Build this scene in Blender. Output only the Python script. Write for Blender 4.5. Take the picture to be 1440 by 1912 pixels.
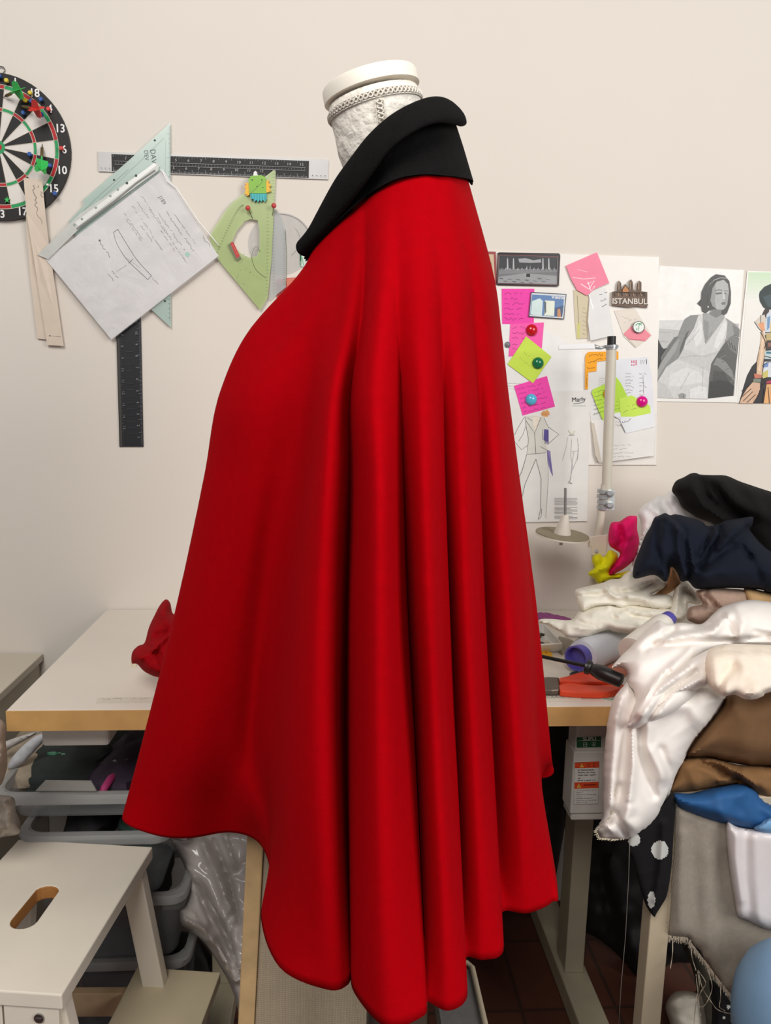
import bpy, bmesh, math, random
from mathutils import Vector, noise
from mathutils.geometry import delaunay_2d_cdt
SC = bpy.context.scene
for o in list(bpy.data.objects): bpy.data.objects.remove(o)
R = math.radians

# ---------------------------------------------------------------- camera
F = 1444.0
CAM = Vector((0, -1.73, 1.28))
PITCH, YAW, ROLL = R(9.5), R(3.9), R(1.2)
fwd = Vector((math.sin(YAW)*math.cos(PITCH), math.cos(YAW)*math.cos(PITCH), -math.sin(PITCH)))
r0 = Vector((math.cos(YAW), -math.sin(YAW), 0)); u0 = r0.cross(fwd)
cr = r0*math.cos(ROLL) + u0*math.sin(ROLL); cu = u0*math.cos(ROLL) - r0*math.sin(ROLL)
cd = bpy.data.cameras.new('camera'); co = bpy.data.objects.new('camera', cd); SC.collection.objects.link(co)
from mathutils import Matrix
m = Matrix((cr, cu, -fwd)).transposed().to_4x4(); m.translation = CAM; co.matrix_world = m
cd.sensor_fit = 'VERTICAL'; cd.sensor_height = 24; cd.lens = F/1912*24; cd.clip_start = .02
SC.camera = co

# ---------------------------------------------------------------- light
w = bpy.data.worlds.new('world'); SC.world = w; w.use_nodes = True
w.node_tree.nodes['Background'].inputs[0].default_value = (.86, .90, 1, 1)
w.node_tree.nodes['Background'].inputs[1].default_value = .22
def area(name, loc, target, size, power, col, sy=None):
    l = bpy.data.lights.new(name, 'AREA'); l.energy = power; l.size = size; l.color = col
    if sy: l.shape = 'RECTANGLE'; l.size_y = sy
    o = bpy.data.objects.new(name, l); SC.collection.objects.link(o); o.location = loc
    o.rotation_euler = (Vector(target)-Vector(loc)).to_track_quat('-Z', 'Y').to_euler(); return o
area('window_light', (2.2, -2.7, 2.2), (0.2, 0, 1.0), 1.4, 62, (1, .985, .96), 1.4)
area('ceiling_light', (-.5, -2.5, 2.8), (0, -.3, .8), 1.2, 54, (1, .965, .92))
SC.view_settings.view_transform = 'Standard'; SC.view_settings.look = 'None'
SC.view_settings.exposure = -0.10; SC.view_settings.gamma = 1; SC.view_settings.use_curve_mapping = False

# ---------------------------------------------------------------- pixels of the photo -> points of the room
def ray(px, py): return (fwd*F + cr*(px-720) - cu*(py-956)).normalized()
def at(px, py, D):                       # D = distance from the camera's wall-parallel plane
    r = ray(px, py); return CAM + r*(D/r.y)
def wl(px, py, off=0): return at(px, py, 1.73-off)
def onz(px, py, z):
    r = ray(px, py); return CAM + r*((z-CAM.z)/r.z)
def Dz(px, py, z): return onz(px, py, z).y - CAM.y

# ---------------------------------------------------------------- materials
MATS = {}
def lin(c): c /= 255; return c/12.92 if c <= .04045 else ((c+.055)/1.055)**2.4
def mat(rgb, rough=.7, var=.05, scale=40, bump=0, bscale=None, sheen=0, metal=0, alpha=1, spec=.5, trans=0, kind='noise', dist=0.002):
    key = (tuple(rgb), rough, var, scale, bump, bscale, sheen, metal, alpha, spec, trans, kind, dist)
    if key in MATS: return MATS[key]
    m = bpy.data.materials.new('m%d' % len(MATS)); m.use_nodes = True; nt = m.node_tree; N = nt.nodes; L = nt.links
    b = N['Principled BSDF']; c = [lin(v) for v in rgb]
    tc = N.new('ShaderNodeTexCoord'); nz = N.new('ShaderNodeTexNoise'); nz.inputs['Scale'].default_value = scale; nz.inputs['Detail'].default_value = 4
    L.new(tc.outputs['Object'], nz.inputs['Vector'])
    rp = N.new('ShaderNodeValToRGB'); rp.color_ramp.elements[0].position = .3; rp.color_ramp.elements[1].position = .7
    rp.color_ramp.elements[0].color = [v*(1-var) for v in c]+[1]; rp.color_ramp.elements[1].color = [min(1, v*(1+var)) for v in c]+[1]
    L.new(nz.outputs['Fac'], rp.inputs['Fac']); L.new(rp.outputs['Color'], b.inputs['Base Color'])
    b.inputs['Roughness'].default_value = rough; b.inputs['Metallic'].default_value = metal; b.inputs['Alpha'].default_value = alpha
    b.inputs['Specular IOR Level'].default_value = spec; b.inputs['Transmission Weight'].default_value = trans
    if sheen: b.inputs['Sheen Weight'].default_value = sheen; b.inputs['Sheen Roughness'].default_value = .6
    if sheen: b.inputs['Sheen Tint'].default_value = [min(1, v*1.4+.02) for v in c]+[1]
    if bump:
        bp = N.new('ShaderNodeBump'); bp.inputs['Strength'].default_value = bump; bp.inputs['Distance'].default_value = dist
        if kind == 'weave':
            w1 = N.new('ShaderNodeTexWave'); w1.inputs['Scale'].default_value = bscale or 300; w1.inputs['Distortion'].default_value = 2
            w2 = N.new('ShaderNodeTexWave'); w2.bands_direction = 'Z'; w2.inputs['Scale'].default_value = bscale or 300; w2.inputs['Distortion'].default_value = 2
            ad = N.new('ShaderNodeMath'); L.new(tc.outputs['Object'], w1.inputs[0]); L.new(tc.outputs['Object'], w2.inputs[0])
            L.new(w1.outputs['Fac'], ad.inputs[0]); L.new(w2.outputs['Fac'], ad.inputs[1]); L.new(ad.outputs[0], bp.inputs['Height'])
        else:
            n2 = N.new('ShaderNodeTexNoise'); n2.inputs['Scale'].default_value = bscale or 300; n2.inputs['Detail'].default_value = 5
            L.new(tc.outputs['Object'], n2.inputs['Vector']); L.new(n2.outputs['Fac'], bp.inputs['Height'])
        L.new(bp.outputs['Normal'], b.inputs['Normal'])
    MATS[key] = m; return m

# ---------------------------------------------------------------- objects
WO = {}
def tag(o, label=None, cat=None, group=None, kind=None):
    if label: o['label'] = label
    if cat: o['category'] = cat
    if group: o['group'] = group
    if kind: o['kind'] = kind
    return o
def thing(name, label, cat, loc, group=None):
    o = bpy.data.objects.new(name, None); SC.collection.objects.link(o); o.empty_display_size = .03
    o.location = loc; WO[o] = Vector(loc); return tag(o, label, cat, group)
def add(name, geo, mt, parent=None, label=None, cat=None, group=None, kind=None, smooth=None, bevel=0, sub=0, solid=0):
    V, Fc = geo[0], geo[1]; MI = geo[2] if len(geo) > 2 else None
    V = [Vector(v) for v in V]
    lo = [min(v[i] for v in V) for i in range(3)]; hi = [max(v[i] for v in V) for i in range(3)]
    org = Vector(((lo[0]+hi[0])/2, (lo[1]+hi[1])/2, lo[2]))
    me = bpy.data.meshes.new(name); me.from_pydata([v-org for v in V], [], Fc); me.validate()
    ms = mt if isinstance(mt, (list, tuple)) else [mt]
    for x in ms: me.materials.append(x)
    if MI:
        for p, i in zip(me.polygons, MI): p.material_index = i
    bm = bmesh.new(); bm.from_mesh(me); bmesh.ops.recalc_face_normals(bm, faces=bm.faces); bm.to_mesh(me); bm.free()
    if smooth is not None:
        if smooth >= 180: me.polygons.foreach_set('use_smooth', [True]*len(me.polygons))
        else:
            me.polygons.foreach_set('use_smooth', [True]*len(me.polygons)); me.set_sharp_from_angle(angle=R(smooth))
    o = bpy.data.objects.new(name, me); SC.collection.objects.link(o); WO[o] = org
    if parent: o.parent = parent; o.location = org - WO[parent]
    else: o.location = org
    if bevel:
        b = o.modifiers.new('b', 'BEVEL'); b.width = bevel; b.segments = 2; b.limit_method = 'ANGLE'
    if solid:
        s = o.modifiers.new('s', 'SOLIDIFY'); s.thickness = solid; s.offset = 0
    if sub:
        s = o.modifiers.new('u', 'SUBSURF'); s.levels = sub; s.render_levels = sub
    return tag(o, label, cat, group, kind)
def join(*gs):
    V, Fc, M = [], [], []
    for g in gs:
        n = len(V); V += list(g[0]); Fc += [tuple(i+n for i in f) for f in g[1]]; M += list(g[2]) if len(g) > 2 else [0]*len(g[1])
    return V, Fc, M
def setm(g, i): return g[0], g[1], [i]*len(g[1])
def hexa(b, t):                          # four bottom corners, four top corners
    return [Vector(v) for v in list(b)+list(t)], [(0,1,2,3),(4,5,6,7),(0,1,5,4),(1,2,6,5),(2,3,7,6),(3,0,4,7)]
def box(x0, x1, y0, y1, z0, z1):
    return hexa([(x0,y0,z0),(x1,y0,z0),(x1,y1,z0),(x0,y1,z0)], [(x0,y0,z1),(x1,y0,z1),(x1,y1,z1),(x0,y1,z1)])
def obox(c, ax, ay, az):                 # centre and three half-axes
    c = Vector(c); ax = Vector(ax); ay = Vector(ay); az = Vector(az)
    return hexa([c-ax-ay-az, c+ax-ay-az, c+ax+ay-az, c-ax+ay-az], [c-ax-ay+az, c+ax-ay+az, c+ax+ay+az, c-ax+ay+az])
def frame(d):
    d = d.normalized(); a = Vector((0,0,1)) if abs(d.z) < .9 else Vector((1,0,0)); x = d.cross(a).normalized(); return x, d.cross(x)
def rings(rs, cap=True, closed=True):
    n = len(rs[0]); V = [v for r in rs for v in r]; Fc = []
    for i in range(len(rs)-1):
        for j in range(n if closed else n-1):
            k = (j+1) % n; Fc.append((i*n+j, i*n+k, (i+1)*n+k, (i+1)*n+j))
    if cap and closed: Fc.append(tuple(range(n))); Fc.append(tuple((len(rs)-1)*n+j for j in range(n)))
    return V, Fc
def lathe(p0, p1, prof, n=24, cap=True):   # prof: (distance along axis as fraction, radius)
    p0 = Vector(p0); p1 = Vector(p1); x, y = frame(p1-p0)
    return rings([[p0+(p1-p0)*t + (x*math.cos(2*math.pi*j/n)+y*math.sin(2*math.pi*j/n))*r for j in range(n)] for t, r in prof], cap)
def cyl(p0, p1, r, n=16, r1=None): return lathe(p0, p1, [(0, r), (1, r if r1 is None else r1)], n)
def tube(P, r, n=6):
    P = [Vector(p) for p in P]; rs = []
    x = None
    for i, p in enumerate(P):
        d = (P[min(i+1, len(P)-1)]-P[max(i-1, 0)]).normalized()
        if x is None: x, _ = frame(d)
        x = (x - d*x.dot(d)).normalized(); y = d.cross(x); rr = r[i] if isinstance(r, list) else r
        rs.append([p+(x*math.cos(2*math.pi*j/n)+y*math.sin(2*math.pi*j/n))*rr for j in range(n)])
    return rings(rs)
def sphere(c, r, n=14, sx=1, sy=1, sz=1):
    c = Vector(c); rs = []
    for i in range(n//2+1):
        a = math.pi*i/(n//2); q = max(math.sin(a), .001)
        rs.append([c+Vector((math.cos(2*math.pi*j/n)*q*r*sx, math.sin(2*math.pi*j/n)*q*r*sy, math.cos(a)*r*sz)) for j in range(n)])
    return rings(rs)
def crom(P, n=8, closed=False):
    out = []; L = len(P); T = type(P[0])
    seg = L if closed else L-1
    for i in range(seg):
        a = P[(i-1) % L] if closed else P[max(i-1, 0)]; b = P[i]; c = P[(i+1) % L]; d = P[(i+2) % L] if closed else P[min(i+2, L-1)]
        for k in range(n):
            t = k/n
            out.append(tuple(.5*((2*b[q])+(-a[q]+c[q])*t+(2*a[q]-5*b[q]+4*c[q]-d[q])*t*t+(-a[q]+3*b[q]-3*c[q]+d[q])*t**3) for q in range(len(b))))
    if not closed: out.append(tuple(P[-1]))
    return out

# flat things on a surface: prism from a pixel outline + printed layers in the same mesh
FONT = {}
def text_geo(s, bold=0):
    if (s, bold) in FONT: return FONT[(s, bold)]
    cu_ = bpy.data.curves.new('t', 'FONT'); cu_.body = s; cu_.size = 1; cu_.resolution_u = 3; cu_.offset = .02*bold; cu_.align_x = 'CENTER'; cu_.align_y = 'CENTER'
    o = bpy.data.objects.new('t', cu_); SC.collection.objects.link(o); dg = bpy.context.evaluated_depsgraph_get()
    me = bpy.data.meshes.new_from_object(o.evaluated_get(dg)); V = [(v.co.x, v.co.y) for v in me.vertices]; Fc = [tuple(p.vertices) for p in me.polygons]
    bpy.data.objects.remove(o); bpy.data.curves.remove(cu_); bpy.data.meshes.remove(me)
    FONT[(s, bold)] = (V, Fc); return V, Fc
def ln(pts, w):                          # pen line as quads in pixels
    V, Fc = [], []
    for i, p in enumerate(pts):
        a = pts[max(i-1, 0)]; b = pts[min(i+1, len(pts)-1)]; dx, dy = b[0]-a[0], b[1]-a[1]; l = math.hypot(dx, dy) or 1
        V += [(p[0]-dy/l*w/2, p[1]+dx/l*w/2), (p[0]+dy/l*w/2, p[1]-dx/l*w/2)]
        if i: k = 2*i; Fc.append((k-2, k-1, k+1, k))
    return V, Fc
def scrib(x0, y0, x1, y1, h, seed):      # a line of illegible handwriting
    rn = random.Random(seed); L = math.hypot(x1-x0, y1-y0); ux, uy = (x1-x0)/L, (y1-y0)/L; t = 0; out = []; cur = []
    while t < L:
        cur.append((x0+ux*t-uy*rn.uniform(-h, h)*.5, y0+uy*t+ux*rn.uniform(-h, h)*.5)); t += rn.uniform(.25, .6)*h
        if rn.random() < .13 and len(cur) > 2: out.append(cur); cur = []; t += h*.6
    if len(cur) > 1: out.append(cur)
    return out
def sheet(name, outline, M, thick, base, layers=(), parent=None, label=None, cat=None, group=None, kind=None, step=.00002):
    """M(px,py,k) -> world point, k metres towards the room"""
    mats = [base]; n = len(outline)
    V = [M(x, y, 0) for x, y in outline]+[M(x, y, thick) for x, y in outline]
    Fc = [tuple(range(n)), tuple(range(n, 2*n))]+[(i, (i+1) % n, n+(i+1) % n, n+i) for i in range(n)]
    G = [(V, Fc, [0]*len(Fc))]; lv = 0
    for L in layers:
        lv += 1; k = thick+step*lv; mt = L[-1]
        if mt not in mats: mats.append(mt)
        mi = mats.index(mt)
        if L[0] == 'p': g = ([M(x, y, k) for x, y in L[1]], [tuple(range(len(L[1])))])
        elif L[0] == 'c': g = ([M(L[1]+L[3]*math.cos(a*.2618), L[2]+(L[4] if len(L) > 5 else L[3])*math.sin(a*.2618), k) for a in range(24)], [tuple(range(24))])
        elif L[0] == 'l':
            v, f = ln(L[1], L[2]); g = ([M(x, y, k) for x, y in v], f)
        elif L[0] == 's':
            gs = []
            for st in scrib(*L[1:7]):
                v, f = ln(st, L[7]); gs.append(([M(x, y, k) for x, y in v], f))
            if not gs: continue
            g = join(*gs)[:2]
        elif L[0] == 't':                # text, x, y, size, angle, stretch, bold
            v, f = text_geo(L[1], L[7]); a = R(L[5]); sz = L[4]; g = ([M(L[2]+(x*sz*L[6]*math.cos(a)+y*sz*math.sin(a)), L[3]+(x*sz*L[6]*math.sin(a)-y*sz*math.cos(a)), k) for x, y in v], f)
        G.append((g[0], g[1], [mi]*len(g[1])))
        if L[0] in 'cs': lv -= .0
    return add(name, join(*G), mats, parent, label, cat, group, kind)
def W(off): return lambda x, y, k: wl(x, y, off+k)
def tilt(outline_off):                   # off varies by position: function
    return lambda x, y, k: wl(x, y, outline_off(x, y)+k)

# cloth: pixel outline, resting depth, bulge, creases -> closed lumpy volume
def cloth(name, outline, D, mt, bulge=.03, edge=30, creases=(), nz=.004, ns=.02, step=6, back=None, parent=None, label=None, cat='cloth', group=None, seed=0, stretch=(1, 1), smoothn=3, dots=None, hem=.0015, rag=0, warp=1.2):
    O = crom([tuple(p) for p in outline], 4, True) if smoothn else list(outline)
    # densify
    B = []
    for i, p in enumerate(O):
        q = O[(i+1) % len(O)]; n = max(1, int(math.hypot(q[0]-p[0], q[1]-p[1])/step))
        for k in range(n): B.append((p[0]+(q[0]-p[0])*k/n, p[1]+(q[1]-p[1])*k/n))
    rn = random.Random(seed)
    if rag: B = [(x+rn.uniform(-rag, rag), y+rn.uniform(-rag, rag)) for x, y in B]
    nb = len(B); S = list(zip(B, B[1:]+B[:1]))
    def inside(x, y):
        c = False
        for (x0, y0), (x1, y1) in S:
            if (y0 > y) != (y1 > y) and x < (x1-x0)*(y-y0)/(y1-y0)+x0: c = not c
        return c
    def dist(x, y):
        b = 1e9
        for (x0, y0), (x1, y1) in S:
            dx, dy = x1-x0, y1-y0; l = dx*dx+dy*dy
            t = 0 if l == 0 else max(0, min(1, ((x-x0)*dx+(y-y0)*dy)/l)); b = min(b, (x-x0-t*dx)**2+(y-y0-t*dy)**2)
        return math.sqrt(b)
    xs = [p[0] for p in B]; ys = [p[1] for p in B]; P = []; Ds = []
    y = min(ys)+step*.5; row = 0
    while y < max(ys):
        x = min(xs)+step*(.25 if row % 2 else .75)
        while x < max(xs):
            if inside(x, y):
                d = dist(x, y)
                if d > step*.5: P.append((x, y)); Ds.append(d)
            x += step
        y += step*.87; row += 1
    pts = [Vector(p) for p in B+P]
    vo, _, tri, ov, _, _ = delaunay_2d_cdt(pts, [(i, (i+1) % nb) for i in range(nb)], [], 1, 1e-4)
    if len(vo) != len(pts):
        alld = [dist(v.x, v.y) for v in vo]
    else: alld = [0]*nb+Ds
    ca, sa = math.cos(seed*1.3), math.sin(seed*1.3)
    def disp(x, y, d):
        e = min(d/edge, 1); b = bulge*math.sqrt(max(0, 1-(1-e)**2))
        f = min(1, d/(step*2.5)+.25)
        u = Vector((x*stretch[0]*ns, y*stretch[1]*ns, seed*7.3)); wv = noise.noise_vector(u*.6)*warp; n = noise.noise(u+wv)
        n2 = noise.noise(u*2.3+wv*2+Vector((3, 1, 2)))
        rid = (1-abs(n)*2.6); b += nz*(rid*1.0+n2*.2)*f
        for pl, amp, wd in creases:
            wd = max(wd, step*1.35)
            m = 1e9
            for (x0, y0), (x1, y1) in zip(pl, pl[1:]):
                dx, dy = x1-x0, y1-y0; l = dx*dx+dy*dy or 1; t = max(0, min(1, ((x-x0)*dx+(y-y0)*dy)/l)); m = min(m, (x-x0-t*dx)**2+(y-y0-t*dy)**2)
            b += amp*math.exp(-m/(wd*wd))*f
        return b
    Df = D if callable(D) else (lambda x, y: D)
    Vf = [at(v.x, v.y, Df(v.x, v.y)-disp(v.x, v.y, dd)) for v, dd in zip(vo, alld)]
    bk = back if back is not None else min(.012, bulge*.5)
    Vb = [at(v.x, v.y, Df(v.x, v.y)+hem+bk*min(dd/edge, 1)) for v, dd in zip(vo, alld)]
    n = len(vo); Fc = [tuple(t) for t in tri]; 
    ecount = {}
    for t in Fc:
        for a, b in zip(t, t[1:]+t[:1]): ecount[(min(a, b), max(a, b))] = ecount.get((min(a, b), max(a, b)), 0)+1
    side = [(a, b, b+n, a+n) for (a, b), c in ecount.items() if c == 1]
    FF = Fc+[tuple(i+n for i in t[::-1]) for t in Fc]+side
    MI = None
    if dots:
        MI = []
        for t in FF:
            if len(t) == 3:
                cx = sum(vo[i % n].x for i in t)/3; cy = sum(vo[i % n].y for i in t)/3
                MI.append(1 if any(((cx-a)/r)**2+((cy-b)/s)**2 < 1 for a, b, r, s in dots) else 0)
            else: MI.append(0)
    return add(name, (Vf+Vb, FF, MI) if MI else (Vf+Vb, FF), mt, parent, label, cat if not parent else None, group, smooth=60)
# ================================================================ setting
wallm = mat((224, 216, 205), .85, .012, 3, .08, 120)
add('wall_back', box(-2.2, 2.6, 0, .12, 0, 3.0), wallm, kind='structure')
fm = bpy.data.materials.new('terracotta'); fm.use_nodes = True; nt = fm.node_tree
bt = nt.nodes.new('ShaderNodeTexBrick'); bt.inputs['Color1'].default_value = (.11, .035, .02, 1); bt.inputs['Color2'].default_value = (.085, .028, .017, 1)
bt.inputs['Mortar'].default_value = (.05, .022, .015, 1); bt.inputs['Scale'].default_value = 1; bt.inputs['Brick Width'].default_value = .2; bt.inputs['Row Height'].default_value = .2
bt.inputs['Mortar Size'].default_value = .004; bt.offset = 0
tcn = nt.nodes.new('ShaderNodeTexCoord'); nt.links.new(tcn.outputs['Object'], bt.inputs['Vector'])
nt.links.new(bt.outputs['Color'], nt.nodes['Principled BSDF'].inputs['Base Color']); nt.nodes['Principled BSDF'].inputs['Roughness'].default_value = .55
add('floor', box(-2.2, 2.6, -3.2, .12, -.06, 0), fm, kind='structure')

# ================================================================ sewing table
white_lam = mat((226, 217, 204), .45, .02, 8, .03, 200)
edge_wood = mat((205, 160, 98), .5, .08, 25)
cream_metal = mat((168, 158, 134), .5, .05, 20, .05, 150)
T0, T1 = -.51, .69
tb = thing('sewing_table', 'white topped sewing table with golden wood edging, against the wall behind the red cape', 'table', (.09, -.28, 0))
add('table_top', box(T0, T1, -.548, -.004, .726, .76), white_lam, tb, label='white laminate table top', bevel=.0015)
add('front_edging', box(T0, T1, -.5505, -.548, .7262, .7592), edge_wood, tb, label='golden brown wood edging')
for x in (.52, -.22):
    add('leg', join(box(x-.020, x+.020, -.30, -.24, .05, .64), box(x-.035, x+.035, -.33, -.21, .625, .7255)), cream_metal, tb, bevel=.002)
    add('foot_rail', box(x-.03, x+.03, -.52, -.03, .003, .05), cream_metal, tb, bevel=.003)
add('cross_bar', box(-.20, .50, -.055, -.035, .12, .17), cream_metal, tb)
# drawer under the top, left
p = onz(76, 1368, .725); d0 = p.y
a = at(76, 1368, 1.235); b = at(203, 1368, 1.235); c = at(80, 1395, 1.235); dd = at(200, 1396, 1.235)
wp = mat((214, 211, 204), .4, .02)
add('drawer', box(a.x, b.x, a.y, -.15, c.z, .7255), wp, tb, label='white plastic drawer', bevel=.006)

# low cream cabinet at the left edge
cx = onz(80, 1222, .655)
cab = thing('cabinet', 'low cream cabinet left of the white topped sewing table', 'cabinet', (cx.x-.3, -.3, 0))
cm_ = mat((188, 178, 160), .55, .03, 10)  # darker than the top panel: the side's shade is put into the colour
xr = cx.x+.0
add('body', box(xr-.62, xr-.008, -.56, -.006, .02, .64), cm_, cab, bevel=.002)
add('top_panel', box(xr-.63, xr, -.57, -.004, .64, .657), mat((206, 196, 178), .5, .02, 10), cab, bevel=.002)
add('door', box(xr-.31, xr-.012, -.574, -.56, .03, .63), cm_, cab, bevel=.002)

# ================================================================ dress form
lace = mat((238, 231, 219), .7, .03, 60, .55, 75, dist=.010)
capw = mat((242, 234, 220), .55, .04, 30)
form = thing('dress_form', 'white lace covered dress form wearing the red cape', 'mannequin', (at(720, 956, .95).x, CAM.y+.94, 0))
nc = at(695, 178, .93); ax = (cr*(-.255)+Vector((0, 0, .95))+Vector((0, -.05, 0))).normalized()
rx_ = .0535
def nring(c, r, axd, sq=1.0, n=40):
    x = (cr - axd*cr.dot(axd)).normalized(); y = axd.cross(x)
    return [c+x*math.cos(2*math.pi*j/n)*r+y*math.sin(2*math.pi*j/n)*r*sq for j in range(n)]
dn = -ax
c1 = nc; c2 = at(716, 300, .935); c3 = at(760, 400, .94)
neck = [nring(nc, .0525, ax), nring(nc+dn*.006, .0530, ax), nring(nc+dn*.03, .0515, ax), nring(nc+(c2-nc)*.55, .0495, ax), nring(c2, .051, (ax+Vector((0, 0, .3))).normalized()), nring(c3+Vector((0, 0, .01)), .045, Vector((0, 0, 1)))]
nk = add('neck', rings(neck), lace, form, smooth=60, sub=1)
add('neck_cap', rings([nring(nc+ax*.0005, .0545, ax), nring(nc+ax*.013, .0540, ax), nring(nc+ax*.0155, .0525, ax)]), capw, form, smooth=40, label='smooth ivory wooden neck cap')
# braid round the neck and down the side seam
trim = mat((226, 218, 206), .7, .1, 200, .6, 400)
def braid(P, w, name):
    L = []
    for k, ph in ((0, 0), (1, math.pi)):
        q = []
        for i, (p, nrm, tng) in enumerate(P):
            q.append(p + nrm*(.0012+.0006*math.cos(i*1.3+ph)) + tng*(w*math.sin(i*1.3+ph)))
        L.append(tube(q, .0011, 5))
    for s in (-1, 1): L.append(tube([p+nrm*.0008+tng*w*1.3*s for p, nrm, tng in P], .0007, 5))
    return add(name, join(*L)[:2], trim, nk, smooth=180)
P = []
xx = (cr-ax*cr.dot(ax)).normalized(); yy = ax.cross(xx)
for j in range(150):
    a_ = 2*math.pi*j/149; nr = xx*math.cos(a_)+yy*math.sin(a_); P.append((nc+dn*.014+nr*.0525, nr, ax))
braid(P, .0028, 'neck_braid')
P = []
fr = (CAM-nc); fr = (fr-ax*fr.dot(ax)).normalized(); sd = ax.cross(fr); nr = (fr*math.cos(.12)+sd*math.sin(.12)).normalized()
tn = ax.cross(nr)
for j in range(40):
    t = j/39; c_ = nc+dn*.02+(c2+Vector((0,0,-.02))-nc)*t*.85; P.append((c_+nr*(.052-.002*math.sin(t*3)), nr, tn))
braid(P, .0036, 'seam_braid')
# torso hidden under the cape
tc_ = at(745, 520, .94); tor = []
for z, ra, rb in ((1.50, .045, .045), (1.475, .045, .05), (1.44, .052, .062), (1.38, .075, .085), (1.30, .10, .11), (1.20, .105, .11), (1.10, .085, .095), (1.0, .10, .12), (.92, .115, .135), (.82, .11, .13)):
    tor.append([Vector((tc_.x-.01+math.cos(2*math.pi*j/32)*ra, CAM.y+.92+math.sin(2*math.pi*j/32)*rb, z)) for j in range(32)])
add('torso', rings(tor), lace, form, smooth=60)
px_ = tc_.x-.01; py_ = CAM.y+.90
add('pole', cyl((px_, py_, .05), (px_, py_, .83), .014), mat((60, 55, 50), .4, .05), form, smooth=40)
add('base', lathe((px_, py_, 0), (px_, py_, .05), [(0, .085), (.3, .085), (.55, .07), (1, .02)], 32), mat((90, 60, 38), .5, .1), form, smooth=40)

# ================================================================ red cape
LV0 = [400, 515, 620, 730, 880, 1150, 1400, 1700]; LV = [400, 515, 620, 730, 880, 1150, 1400, 1600, 1700]
ZH = .69
def hz(px, py, z=ZH): return (px, py, Dz(px, py, z))
def hermite(xs, ys, x):
    i = max(j for j in range(len(xs)-1) if xs[j] <= x+1e-9)
    def tg(k):
        if k == 0: return (ys[1]-ys[0])/(xs[1]-xs[0])
        if k == len(xs)-1: return (ys[k]-ys[k-1])/(xs[k]-xs[k-1])
        a = (ys[k]-ys[k-1])/(xs[k]-xs[k-1]); b = (ys[k+1]-ys[k])/(xs[k+1]-xs[k]); h0 = xs[k]-xs[k-1]; h1 = xs[k+1]-xs[k]
        return (a*h1+b*h0)/(h0+h1)
    h = xs[i+1]-xs[i]; t = (x-xs[i])/h
    return (2*t**3-3*t*t+1)*ys[i]+(t**3-2*t*t+t)*h*tg(i)+(-2*t**3+3*t*t)*ys[i+1]+(t**3-t*t)*h*tg(i+1)
def lv2(c): return c[:7]+[tuple(hermite(LV0, [c[i][q] for i in range(8)], 1600) for q in range(3))]+c[7:]
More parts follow.
